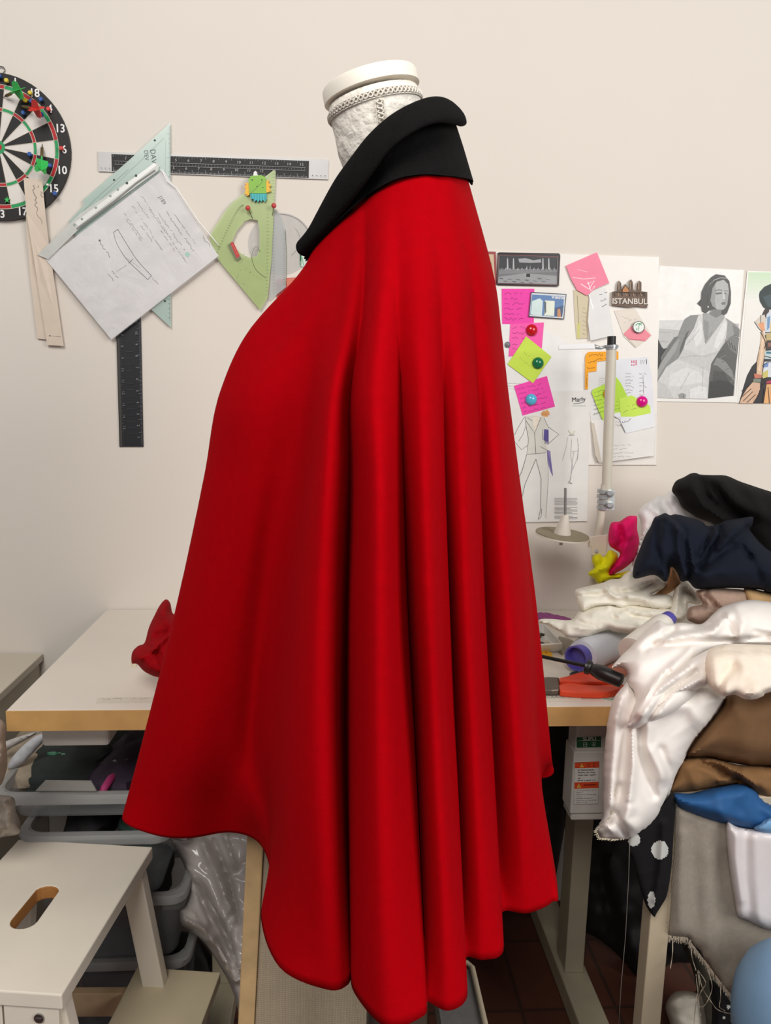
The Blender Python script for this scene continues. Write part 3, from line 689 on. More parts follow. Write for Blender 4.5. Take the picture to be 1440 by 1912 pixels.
L += [('s',)+dirp(284,518,22,50)+(5, 60, .7, ink2), ('s',)+dirp(209,505,18,52)+(5, 61, .7, ink2), ('s',)+dirp(203,512,18,52)+(5, 62, .7, ink2), ('l', [(218,507),(236,495)], .5, ink2), ('c', 350,475,4.5,mat((168, 214, 198), .6)), ('c', 344,466,1,ink2)]
L += [('s',)+dirp(326,400,70,55)+(3, 70, .6, ink2), ('s',)+dirp(284,440,34,55)+(3, 72, .6, ink2)]
offp = lambda x, y: .0125
add_p = sheet('paper_page', [(86,485),(208,634),(408,478),(305,317)], tilt(offp), .0008, pap, L, slv, label='white page with handwriting and a curved band drawn in pencil')
film = bpy.data.materials.new('film'); film.use_nodes = True; b = film.node_tree.nodes['Principled BSDF']; b.inputs['Roughness'].default_value = .16; b.inputs['Base Color'].default_value = (.9, .9, .9, 1); b.inputs['Alpha'].default_value = .09
nz_ = film.node_tree.nodes.new('ShaderNodeTexNoise'); nz_.inputs['Scale'].default_value = 22; bp_ = film.node_tree.nodes.new('ShaderNodeBump'); bp_.inputs['Strength'].default_value = .8; bp_.inputs['Distance'].default_value = .01
film.node_tree.links.new(nz_.outputs['Fac'], bp_.inputs['Height']); film.node_tree.links.new(bp_.outputs['Normal'], b.inputs['Normal'])
# crumpled film as a relief grid
def grid_sheet(name, q, off, thick, m_, parent, amp, seed, nu=26, nv=34, **k):
    V = []; Fc = []
    for s in (0, 1):
        for i in range(nu+1):
            for j in range(nv+1):
                a = lerp2(q[0], q[1], i/nu); b_ = lerp2(q[3], q[2], i/nu); p = lerp2(a, b_, j/nv)
                n = noise.noise(Vector((p[0]*.022, p[1]*.022, seed))); n = (1-abs(n)*2)*amp
                V.append(wl(p[0], p[1], off(*p)+n-s*thick if not s else off(*p)+n-thick))
    w_ = nv+1; T_ = (nu+1)*w_
    for i in range(nu):
        for j in range(nv):
            a = i*w_+j; Fc += [(a, a+1, a+w_+1, a+w_), (T_+a, T_+a+w_, T_+a+w_+1, T_+a+1)]
    for i in range(nu):
        for j in (0, nv): a = i*w_+j; Fc.append((a, a+w_, T_+a+w_, T_+a))
    for j in range(nv):
        for i in (0, nu): a = i*w_+j; Fc.append((a, a+1, T_+a+1, T_+a))
    return add(name, (V, Fc), m_, parent, smooth=60, **k)
grid_sheet('plastic_film', [(84,484),(208,636),(411,480),(303,312)], lambda x, y: offp(x, y)+.005, .0004, film, slv, .002, 4.4, label='crinkled clear film over the page')
pw = mat((228, 228, 224), .25, .02)
sheet('punched_strip', [(70,476),(150,398),(292,303),(297,310),(296,318),(150,425),(90,484)], W(.0165), .0006, mat((214, 216, 210), .3, alpha=.75), [('p', [(140,415),(250,332),(288,304),(292,309),(255,338),(146,422)], pw)]+[('c', x, y, 2.6, mat((70, 78, 72), .6)) for x, y in [(254,328),(237,342)]]+[('c', x, y, 2.4, mat((150, 158, 150), .6)) for x, y in [(220,354),(206,366),(179,388),(153,409),(139,420)]]+[('l', [(143,428),(215,375),(255,342),(290,318)], 3.5, mat((128, 126, 122), .7))], slv)  # the wide grey line is the strip's shadow, put in as colour
hp = mat((250, 250, 248), .15)
add('sleeve_edge', tube([wl(x, y, .0195) for x, y in [(298,315),(305,323),(312,338),(330,352),(352,385),(372,415),(392,438),(408,458)]], .0011, 5), hp, slv, smooth=180)

# green set square / curve, clear curve, protractor
grn = mat((186, 204, 138), .25, .06, 12, alpha=.60); gk = mat((86, 104, 60), .5)
go = [(391,441),(404,427),(414,410),(423,390),(435,377),(452,369),(466,366),(488,345),(512,317),(515,322),(512,360),(510,397),(507,486),(500,556),(486,579),(478,570),(452,531),(423,504),(407,484),(396,462)]
hole = [(457,413),(468,409),(481,411),(485,432),(485,462),(480,478),(466,481),(452,475),(438,462),(434,450),(442,431)]
vv, ff = tri_hole(go, hole); n0 = len(vv)
V = [wl(x, y, .007) for x, y in vv]+[wl(x, y, .010) for x, y in vv]; Fc = ff+[tuple(i+n0 for i in f) for f in ff]
for st0, ln_ in ((0, len(go)), (len(go), len(hole))):
    for i in range(ln_): a, b_ = st0+i, st0+(i+1) % ln_; Fc.append((a, b_, b_+n0, a+n0))
G = [(V, Fc, [0]*len(Fc))]
rn = random.Random(3)
marks = [ln([(513,325+i*6),(509,325+i*6)], .5) for i in range(38)]+[ln([(502-(.02*i*i*.2),400+i*6.5),(498-(.02*i*i*.2),400+i*6.5)], .5) for i in range(24)]
for i in range(26):
    t = i/25; x = 404+48*t+4*math.sin(t*3); y = 470-88*math.sin(t*1.5); marks.append(ln([(x, y), (x+3, y+2)], .8))
for s in range(8):
    for st_l in scrib(416+rn.uniform(0, 60), 470+rn.uniform(0, 70), 440+rn.uniform(0, 50), 500+rn.uniform(0, 50), 3, s): marks.append(ln(st_l[:2], .6))
marks.append(ln(crom([(486,470),(478,460),(470,478),(476,500),(487,512),(497,519)], 4), 1.0))
for v, f in marks: G.append(([wl(x, y, .0103) for x, y in v], f, [1]*len(f)))
add('curve_ruler', join(*G), [grn, gk], label='green transparent tailor curve with a drop shaped hole', cat='ruler')
cl2 = mat((206, 208, 206), .2, .02, alpha=.45)
L = [('l', [(533,430),(535,480),(534,534)], .8, gk)]+[('l', [(533.5,430+i*4.2),(529,430+i*4.2)], .5, ink2) for i in range(25)]
sheet('curve_ruler', [(509,394),(516,391),(526,405),(533,430),(535,480),(534,536),(503,562),(507,480)], W(.0025), .0025, cl2, L, label='narrow clear curve behind the green tailor curve', cat='ruler')
prn = [(524+60*math.cos(a*.1047), 455+58*math.sin(a*.1047)) for a in range(60)]
L = [('l', [(524+57*math.cos(R(a)), 455+55*math.sin(R(a))) for a in range(-95, 40, 5)], .9, ink2), ('l', [(524+36*math.cos(R(a)), 448+34*math.sin(R(a))) for a in range(-40, 60, 8)], .6, ink2)]
sheet('protractor', prn, W(.0004), .0018, mat((220, 218, 214), .15, alpha=.38), L, label='round clear protractor partly hidden by the black collar', cat='protractor')
# toy clip
tcg = thing('toy_clip', 'green silicone toy clip with yellow sides and a teal fringe', 'clip', wl(481, 350, .012))
tg = mat((132, 186, 62), .5, .05); ty = mat((236, 184, 40), .5, .05); tt = mat((58, 178, 182), .5, .1)
sheet('body', [(464,334),(470,328),(488,327),(496,331),(497.5,361),(466,361)], W(.0115), .006, tg, [('c', 471,336,1.4,ink), ('c', 489,336,1.4,ink), ('l', [(468,361),(480,350),(492,338)], .8, gk), ('c', 480,348,1,ink), ('c', 491,350,1,ink)], tcg)
sheet('side_flap', [(465,341),(457,342),(459,346),(456,350),(459,354),(457,360),(461,366),(466,364)], W(.0115), .004, ty, [('c', 459,345,1,rd), ('c', 458,352,1,rd), ('c', 461,363,1,rd)], tcg, label='yellow left side')
sheet('side_flap', [(497,338),(503,336),(502,342),(507,346),(503,350),(507,357),(497,360)], W(.0115), .004, ty, [('c', 501,340,1,rd), ('c', 503,348,1,rd), ('c', 504,356,1,rd)], tcg, label='yellow right side')
sheet('fringe', [(467,361),(498,361),(498,372),(494,377),(491,373),(488,377),(485,373),(482,378),(479,373),(475,377),(473,371),(469,372)], W(.0115), .005, tt, [('l', [(470+5*i,362),(470+5*i,374)], .8, mat((30, 120, 130), .6)) for i in range(6)], tcg, label='teal fringe')
sheet('top_nub', [(474,321),(477,319),(480,321),(480,325),(483,328),(473,328)], W(.0115), .004, wht, (), tcg, label='white nub on top')
pk = mat((196, 66, 66), .35, .03)
for x, y, x2, y2, s in ((463,388.5,472,408,'left'), (511.5,384,509,402,'right')):
    t_ = thing('map_pin', 'red ball headed pin, the %s one of the pair on the green curve' % s, 'pin', wl(x, y, .02), 'ball headed pins on the green curve')
    add('pin_head', sphere(wl(x, y, .022), .0054, 14), pk, t_, smooth=180)
    add('needle', cyl(wl(x, y, .021), wl(x2, y2, .0105), .0006, 6), mat((70, 66, 62), .4, metal=.8), t_)
sheet('eraser', [(426,457),(434,451),(450,481),(442,487)], W(.0108), .004, mat((112, 110, 84), .5), [('p', [(430,453),(436,452),(448,478),(442,482)], mat((188, 44, 40), .5)), ('l', [(434,456),(444,476)], .6, mat((220, 120, 110), .5))], label='small red clip lying on the green tailor curve', cat='clip')
sheet('card', [(560,460),(605,462),(605,500),(560,498)], W(.001), .0012, mat((44, 158, 104), .5), [('p', [(563,463),(605,464),(605,500),(563,498)], mat((206, 222, 208), .6)), ('l', [(564,480),(567,496)], 1, dgrn)], label='green framed card peeking out under the collar tip', cat='card')
sheet('card', [(515,525),(520,521),(550,518),(565,520),(565,562),(517,556)], W(.001), .0012, mat((196, 60, 52), .5, .1, 40), [('p', [(517,528),(534,526),(534,556),(518,552)], mat((150, 52, 48), .6)), ('p', [(534,521),(550,519),(560,521),(536,535)], mat((212, 120, 96), .6))], label='red card peeking out above the left cape edge', cat='card')

# ================================================================ magnetic board with notes
bd = mat((236, 231, 223), .35, .01)
sheet('magnetic_board', [(860,468),(1231,480),(1226,868),(860,868)], W(.001), .003, bd, label='white magnetic board behind the notes', cat='board')
B0 = .0042
def note(nm, pts, off, c, L, lab, cat, rough=.75, group=None, curl=0):
    ym = min(p[1] for p in pts)
    f = (lambda x, y: off+curl*(y-ym)/80) if curl else (lambda x, y: off)
    return sheet(nm, pts, tilt(f), .0004, mat(c, rough, .03, 30), L, label=lab, cat=cat, group=group)
def scr(x0, y0, dx, dy, n, sp, h, seed, w_=.7, m_=ink, nx=0):
    return [('s', x0+nx*i, y0+sp*i, x0+nx*i+dx*(1-.25*((i*7+seed) % 3)/2), y0+sp*i+dy, h, seed+i, w_, m_) for i in range(n)]
hot = (240, 70, 170); soft = (244, 140, 164); lime = (196, 232, 84)
sheet('magnet_card', [(895,469),(926,470),(928,530),(897,530)], W(B0), .003, mat((150, 66, 66), .5), [('p', [(895,474),(922,475),(924,522),(897,522)], mat((204, 180, 150), .6)), ('p', [(900,490),(918,490),(919,512),(900,512)], mat((150, 140, 110), .6))], label='brown edged card left of the mosque picture magnet', cat='magnet')
# mosque panorama magnet
g = lambda v: mat((v, v, v+2), .4)
L = [('p', [(932,477),(1042,480),(1040,531),(930,528)], g(112)), ('p', [(933,478),(1041,481),(1040,503),(932,502)], g(52)), ('p', [(968,483),(982,482),(996,486),(1010,484),(1011,490),(990,491),(970,490)], g(160)),
     ('p', [(932,505),(960,502),(1041,503),(1040,508),(931,512)], g(128)), ('p', [(931,517),(980,510),(1040,515),(1040,531),(930,528)], g(150)), ('p', [(983,511),(990,511),(990,517),(983,517)], g(26))]
for x in (948, 959, 1014, 1025): L += [('p', [(x-1.5,503),(x-1,484),(x,481),(x+1,484),(x+1.8,503)], g(182))]
for x in (984, 990): L += [('p', [(x-1,503),(x,495),(x+1,503)], g(190))]
for i in range(14): L.append(('l', [(936+i*7.5,505),(938+i*7.5,500)], 1.4, g(140+(i*37) % 50)))
for i in range(12): L.append(('l', [(933+i*8,519+(i*5) % 9),(940+i*8,520+(i*5) % 9)], .9, g(90+(i*29) % 80)))
L.append(('l', [(931,476),(1042,479),(1041,532),(929,529),(931,476)], .8, mat((150, 90, 90), .5)))
sheet('magnet_picture', [(929.5,472),(933,471),(1044,473),(1046.5,476),(1044,533),(1041,535),(929,532.5),(926.5,529)], W(B0), .003, mat((44, 40, 40), .3), L, step=.00008, label='dark framed panorama magnet of a mosque courtyard with minarets', cat='magnet')
note('sticky_note', [(937,539),(998,539),(997,605),(938,605)], B0+.0006, hot, scr(942,548,38,0,6,9.5,5,10,.8,mat((120, 30, 80), .7)), 'pink sticky note with a handwritten list under the mosque magnet', 'sticky note')
L = [('p', [(994,550),(1054,553),(1050,592),(990,588)], mat((92, 128, 176), .4)), ('p', [(994,562),(1008,557),(1014,562),(1012,590),(991,587)], mat((206, 224, 222), .4)), ('p', [(1018,561),(1036,562),(1035,590),(1016,589)], mat((226, 232, 214), .4)), ('p', [(1036,575),(1053,570),(1050,592),(1036,590)], mat((70, 90, 124), .4)),
     ('p', [(1041,578),(1046,576),(1048,592),(1041,592)], mat((196, 138, 96), .4)), ('p', [(1017,564),(1020,563),(1020,582),(1017,588)], mat((90, 96, 96), .4)), ('t', 'Vieste', 1042,555,10,3,1,1,wht)]
sheet('magnet_picture', [(991.6,545),(1058,549),(1053.5,596),(987,591.5)], W(B0+.001), .003, mat((52, 52, 64), .3), [('p', [(993,547),(1056.5,550.5),(1052,594.5),(989,590)], mat((214, 220, 222), .3))]+L, step=.00008, label='blue souvenir magnet reading Vieste beside a pink note', cat='magnet')
note('paper_sheet', [(925,600),(1000,606),(1088,655),(1089,735),(925,738)], B0+.0001, (236, 235, 232), scr(946,716,50,1,3,5,2,30,.5,ink2), 'glossy white page tucked behind the lime note', 'paper', .25)
note('sticky_note', [(953,605),(1016,602),(1012,651),(980,660),(950,666)], B0+.0012, (244, 92, 172), scr(957,612,30,0,5,10,6,40,.8,mat((130, 30, 86), .7)), 'pink sticky note under the red round magnet', 'sticky note')
note('sticky_note', [(982.6,628),(1030,666),(995.6,715.6),(948,680)], B0+.0022, (200, 226, 80), [('s', 970,668,998,690,4,44,.5,mat((140, 160, 60), .7)), ('s', 978,658,1006,676,4,45,.5,mat((140, 160, 60), .7))], 'lime sticky note turned on its corner under the green magnet', 'sticky note')
note('sticky_note', [(960,720.5),(1021.5,702),(1036.6,759),(976,776)], B0+.0016, hot, [('s', 966+i*2.5,727+i*8.5,1000+i*2.5+14,716+i*8.5,4,60+i,.7,mat((130, 26, 84), .7)) for i in range(6)], 'pink sticky note above the drawn trouser suit', 'sticky note')
def dome(px, py, rp, off, c, lab, extra=None):
    r = rp*1.05/1000*1.03; a = wl(px, py, off); n = Vector((0, -1, 0)); prof = [(0, r*.98)]+[(math.sin(t*math.pi/16)*1.0, r*math.cos(t*math.pi/16)) for t in range(0, 8)]+[(1, r*.05)]
    return add('round_magnet', lathe(a, a+n*r*.75, prof, 24), mat(c, .12, .02, spec=.6) if not extra else extra, smooth=50, label=lab, cat='magnet', group='round magnets on the board')
dome(948, 643.5, 6, B0+.002, (120, 120, 126), 'small grey round magnet half hidden by a pink note')
dome(993, 616.5, 12, B0+.002, (196, 12, 28), 'glossy red round magnet')
dome(1004.6, 678, 12, B0+.003, (14, 112, 66), 'glossy dark green round magnet')
dome(992, 746, 12, B0+.0028, (84, 180, 212), 'glossy light blue round magnet')
# fashion sketch
pl = mat((96, 94, 96), .8); pl2 = mat((150, 150, 156), .8); vio = mat((104, 92, 160), .7); suit = mat((214, 212, 202), .8); hair = mat((222, 168, 110), .7)
def s5(pts): return [(930+x/4.645, 700+y/4.645) for x, y in pts]
L = [('p', s5([(235,360),(300,350),(400,370),(440,450),(420,560),(425,670),(330,690),(250,688),(265,560),(240,450)]), suit), ('p', s5([(250,690),(420,680),(435,900),(415,1240),(370,1200),(370,900),(330,730),(230,960),(200,1090),(180,880)]), mat((220, 219, 212), .8)),
     ('p', s5([(400,470),(440,480),(440,590),(395,560)]), vio), ('p', s5([(425,650),(455,660),(475,880),(455,840),(430,760)]), mat((140, 130, 176), .7)), ('p', s5([(300,365),(380,365),(318,505)]), mat((232, 222, 204), .8)),
     ('p', s5([(370,330),(430,300),(450,330),(430,365),(385,360)]), hair)]
for p, w_ in [([(230,365),(180,450),(145,520)],.8), ([(145,580),(205,650),(260,610)],.8), ([(240,450),(215,520),(180,575)],.7), ([(235,360),(245,450),(265,560),(250,690),(420,675)],.9), ([(440,455),(530,515),(430,605)],.9), ([(400,370),(440,460)],.7), ([(318,505),(330,690)],.9), ([(245,400),(318,505),(375,365)],1.0), ([(255,370),(300,400)],.7),
    ([(250,690),(210,830),(185,885)],.9), ([(330,730),(235,950),(200,1100)],.9), ([(330,730),(375,900),(370,1160),(350,1255)],.9), ([(430,690),(438,900),(415,1245)],.5), ([(350,1255),(375,1230),(380,1160)],.8), ([(365,620),(440,660)],.7), ([(395,560),(440,600)],.7), ([(390,470),(385,560)],.8)]: L.append(('l', s5(p), w_, pl))
for i in range(5): L.append(('l', s5([(408+i*7,470),(404+i*8,600)]), .5, mat((70, 60, 130), .7)))
for i in range(7): L.append(('l', s5([(428+i*6,660+i*20),(440+i*6,730+i*24)]), .7, vio))
for i in range(7): L.append(('l', s5([(375+i*8,350),(400+i*9,305+(i*13) % 40)]), .7, mat((206, 140, 84), .7)))
for p in [[(605,540),(595,620),(560,740)], [(640,560),(632,700),(650,800),(620,930)], [(690,550),(700,650),(690,740)], [(660,660),(640,800),(630,920)], [(640,665),(695,660)], [(700,600),(690,720),(650,820)]]: L.append(('l', s5(p), .5, pl2))
L += [('l', s5([(610,480),(640,520),(670,485)]), 1.4, mat((204, 204, 170), .8)), ('l', s5([(615,522),(665,520)]), .7, pl), ('l', s5([(610,940),(620,920),(630,945)]), .9, pl), ('l', s5([(632,935),(645,945)]), .8, pl)]
mk = mat((30, 30, 32), .7)
L.append(('t', 'Marly', 1081,746,12,-4,.95,0,mk)); L.append(('l', s5([(655,250),(700,246),(735,238)]), .8, mk))
L.append(('l', s5([(645,268),(765,268)]), .5, pl2))
for i in range(17):
    if i not in (6, 13): L.append(('l', s5([(490,1070+i*11),(690-(i*37) % 60*(i % 3 == 2),1072+i*11)]), .5, pl))
note('fashion_sketch', [(925,732),(1102,729),(1097,973),(925,976)], B0+.0008, (228, 227, 222), L, 'fashion drawing of a pale trouser suit signed Marly', 'drawing')
# plastic-wrapped pink note and paper stack
note('paper_strips', [(1071,541),(1084,545),(1100,552),(1098,632),(1077,633),(1073,590)], B0+.0008, (214, 202, 172), [('l', [(1078,552),(1082,630)], 1.2, mat((150, 140, 110), .7)), ('p', [(1078,606),(1084,600),(1083,632),(1078,632)], mat((206, 206, 130), .7))]+scr(1088,575,8,2,7,8,2,80,.5,ink2), 'cream paper strips hanging under the pale pink note', 'paper')
note('paper_note', [(1102,544),(1131,537),(1147,626),(1103,636),(1098,600)], B0+.0026, (230, 229, 226), [('s', 1120,552,1134,546,5,90,1,ink), ('s', 1122,562,1134,558,4,91,.9,ink), ('s', 1124,572,1133,568,4,92,.9,ink), ('l', [(1099,546),(1108,577)], 1.8, mat((250, 250, 250), .2))], 'white folded note below the pale pink one', 'paper', curl=.004)
note('sticky_note', [(1057,496),(1115,471),(1138,528),(1112,539),(1096,552),(1078,542),(1066,520)], B0+.0036, soft, [('l', [(1070,518),(1090,521),(1112,519)], 1.1, mat((255, 214, 220), .2)), ('l', [(1085,530),(1100,540),(1110,524),(1097,530)], 1.3, mat((255, 240, 242), .2)), ('l', [(1078,503),(1098,508)], .9, mat((255, 190, 204), .3)), ('l', [(1098,526),(1104,544),(1111,534)], 1.2, mat((255, 244, 246), .2))], 'large pale pink note wrapped in clear film, at the board top', 'sticky note')  # no film mesh: its glints are pale lines painted on the note
# istanbul souvenir
bro = mat((108, 86, 70), .55, .25, 60); crm = mat((220, 212, 200), .55)
L = [('t', 'ISTANBUL', 1177.5,564.5,14.6,1,1.0,1,mat((74, 56, 46), .6)), ('t', 'ISTANBUL', 1176,563,14.5,1,1.0,1,crm)]
for i in range(9): L.append(('l', [(1147+i*7,546),(1149+i*7,553)], 1.1, mat((176, 150, 120) if i % 2 else (70, 52, 44), .6)))
L += [('p', [(1163,541),(1168,534),(1174,541),(1174,545),(1163,545)], mat((190, 132, 84), .6)), ('l', [(1150,545),(1206,547)], .9, mat((60, 46, 40), .6))]
for x in (1156, 1177, 1193): L += [('l', [(x,527),(x,541)], 1.3, mat((180, 158, 132), .6)), ('l', [(x+2.4,529),(x+2.4,541)], .8, mat((66, 50, 42), .6))]
sheet('souvenir_magnet', [(1143,545),(1152,543),(1153,531),(1156,524),(1160,528),(1161,540),(1168,530),(1174,538),(1175,526),(1179,521.5),(1182,527),(1183,541),(1188,543),(1190,530),(1194,524),(1198,527),(1198,544),(1209,545),(1209,574),(1190,572),(1175,574),(1142,570)], W(B0), .006, bro, L, step=.0002, label='brown relief souvenir magnet reading ISTANBUL with minarets', cat='magnet')
note('plastic_pouch', [(1147,580),(1185,574),(1217,626),(1187,650),(1165,628)], B0+.0006, (224, 214, 200), [('s', 1160,590,1185,600,5,96,.5,mat((160, 146, 130), .7)), ('s', 1165,602,1190,596,5,97,.5,mat((170, 156, 140), .7)), ('l', [(1172,632),(1187,648)], 1.5, mat((190, 180, 168), .5))], 'pale beige pouch under the ISTANBUL magnet', 'pouch', .4)
note('sticky_note', [(1164.5,624),(1178,610),(1195,606),(1216,626),(1205,637),(1176,634)], B0+.0016, (242, 146, 160), [('l', [(1177,633),(1204,635)], .9, mat((200, 90, 110), .6))], 'small pink note under the palm tree magnet', 'sticky note')
a_ = wl(1193, 610.5, B0+.002)
sheet('round_magnet', [(1193+11.3*math.cos(R(15*i)), 610.5+11*math.sin(R(15*i))) for i in range(24)], W(B0+.002), .005, mat((84, 78, 72), .4), [('c', 1193,610.5,9.8,mat((226, 232, 226), .3)), ('l', [(1192,618),(1194,605)], 1, dgrn), ('l', [(1187,608),(1191,604),(1194,605),(1199,607)], 1.5, dgrn), ('l', [(1190,612),(1189,617)], 1.2, dgrn), ('l', [(1194,604),(1200,603)], 1.4, dgrn)], label='white round magnet with a green palm tree', cat='magnet', group='round magnets on the board')
# right-hand papers
note('paper_sheet', [(1089,676),(1150,668),(1152,790),(1104,792),(1098,735),(1090,728)], B0+.0002, (226, 225, 222), scr(1118,706,18,1,5,4,2,100,.4,ink2), 'white page behind the orange note', 'paper')
pinkl = mat((206, 96, 124), .6)
L = [('l', [(1180,673),(1180,678)], 2, pinkl), ('l', [(1184,673),(1184,678)], 2, pinkl), ('l', [(1188,672),(1188,682)], 2, pinkl), ('l', [(1180,680),(1180,683)], 2, pinkl), ('l', [(1184,680),(1184,683)], 2, pinkl), ('l', [(1197,672),(1197,680)], .7, ink2), ('l', [(1200,672),(1202,680),(1204,672)], .7, ink2), ('l', [(1207.5,671),(1207.5,680)], 1.1, ink)]
L += scr(1168,698,16,0,7,6,4,110,.6,ink2)+scr(1194,698,14,0,6,8,4,120,.6,ink2)+[('l', [(1201,700),(1202,735)], .5, ink2)]
note('letter_page', [(1146,671),(1210,666),(1218,700),(1222,782),(1150,788)], B0+.0008, (230, 231, 236), L, 'white letter page with a small pink printed mark', 'paper')
note('paper_sheet', [(1104,786),(1226,772),(1221,851),(1145,861),(1119,864),(1113,852)], B0+.0012, (232, 229, 224), scr(1145,832,38,-1,4,7,3,130,.5,ink2)+[('p', [(1104,790),(1110,790),(1124,863),(1118,863),(1112,850)], mat((206, 196, 180), .7))], 'lowest white page on the board with a curling corner', 'paper', curl=.006)
note('paper_note', [(1140,772),(1221,762),(1222,797),(1169,809),(1158,784)], B0+.0030, (234, 235, 238), [('s', 1162,789,1180,783,5,140,.9,ink), ('l', [(1159,791),(1168,808)], 1, ink2)]+scr(1150,780,12,0,3,7,3,142,.4,ink2), 'small white slip below the lime notes', 'paper', curl=.004)
og = mat((120, 70, 10), .7)
note('sticky_note', [(1093,668),(1095,661),(1099.5,657),(1155,656),(1155,671),(1115,675),(1114,693),(1098.7,695),(1098,727),(1092.6,727)], B0+.0020, (246, 168, 34), [('s', 1100,664,1130,662,5,150,.9,og), ('s', 1110,671,1132,669,5,151,.9,og), ('s', 1098,677,1112,675,3,152,.9,og), ('s', 1096,687,1112,686,4,153,.9,og), ('s', 1096,700,1096,724,3,154,.8,og)], 'orange cut out note behind the thread stand pole', 'sticky note')
note('sticky_note', [(1105,733),(1108,727),(1128,718),(1151,704),(1160,716),(1171,738),(1158,778),(1142,778),(1126,785),(1117,764)], B0+.0030, (188, 226, 72), [('s', 1110,733+8*i,1130,728+8*i,3.5,160+i,.8,gk) for i in range(6)]+[('s', 1143,752+7*i,1156,749+7*i,3,170+i,.7,gk) for i in range(3)], 'lime note with writing under the orange magnet', 'sticky note')
note('sticky_note', [(1156,744),(1180,738),(1214,757.6),(1215.6,771.4),(1160,783)], B0+.0038, (202, 234, 92), [('s', 1165,770,1190,761,6,180,.6,gk), ('s', 1172,760,1186,755,5,181,.5,gk)], 'lime note under the magenta magnet', 'sticky note')
dome(1137, 735, 12, B0+.0036, (232, 172, 34), 'orange round magnet behind the thread stand pole')
dome(1199, 750, 12, B0+.0044, (218, 14, 132), 'glossy magenta round magnet')

# posters
def s6(pts): return [(1180+x/5.538, 460+y/5.538) for x, y in pts]
def gg(v): return mat((v, v, max(0, v-3)), .45, .06, 120)
L = [('p', s6([(290,215),(1150,255),(1110,800),(280,770)]), mat((238, 236, 230), .4)), ('p', s6([(285,765),(560,770),(1110,800),(1060,1545),(245,1565)]), gg(188)), ('p', s6([(285,765),(600,760),(560,870),(282,850)]), gg(212)),
 ('l', s6([(285,885),(400,890)]), .8, gg(150)), ('l', s6([(285,985),(380,990)]), .8, gg(140)),
 ('p', s6([(272,960),(310,1040),(330,1060),(372,1045),(310,1200),(255,1295),(262,1100)]), gg(44)), ('p', s6([(380,1020),(440,940),(480,930),(400,1080),(310,1200),(300,1150)]), gg(110)),
 ('p', s6([(1050,915),(1110,950),(1095,1100),(1070,1300),(1050,1545),(785,1575),(800,1350),(820,1215),(900,1090),(960,1000)]), gg(88)), ('p', s6([(1010,930),(1060,915),(1105,960),(1090,1120),(1010,1060),(985,1000)]), gg(120)),
 ('p', s6([(810,1400),(930,1330),(1060,1450),(1050,1545),(790,1572)]), gg(52)), ('p', s6([(880,1150),(960,1180),(1040,1290),(1065,1400),(1000,1330),(880,1230),(840,1230)]), gg(134)), ('p', s6([(850,1280),(960,1300),(1010,1400),(900,1380),(830,1400)]), gg(70))]
for i in range(9): L.append(('l', s6([(890+i*18,1120+i*40),(960+i*12,1080+i*45)]), .6, gg(150 if i % 2 else 50)))
for i in range(6): L.append(('l', s6([(990+i*14,960+i*12),(1005+i*14,1040+i*8)]), .7, gg(66 if i % 2 else 160)))
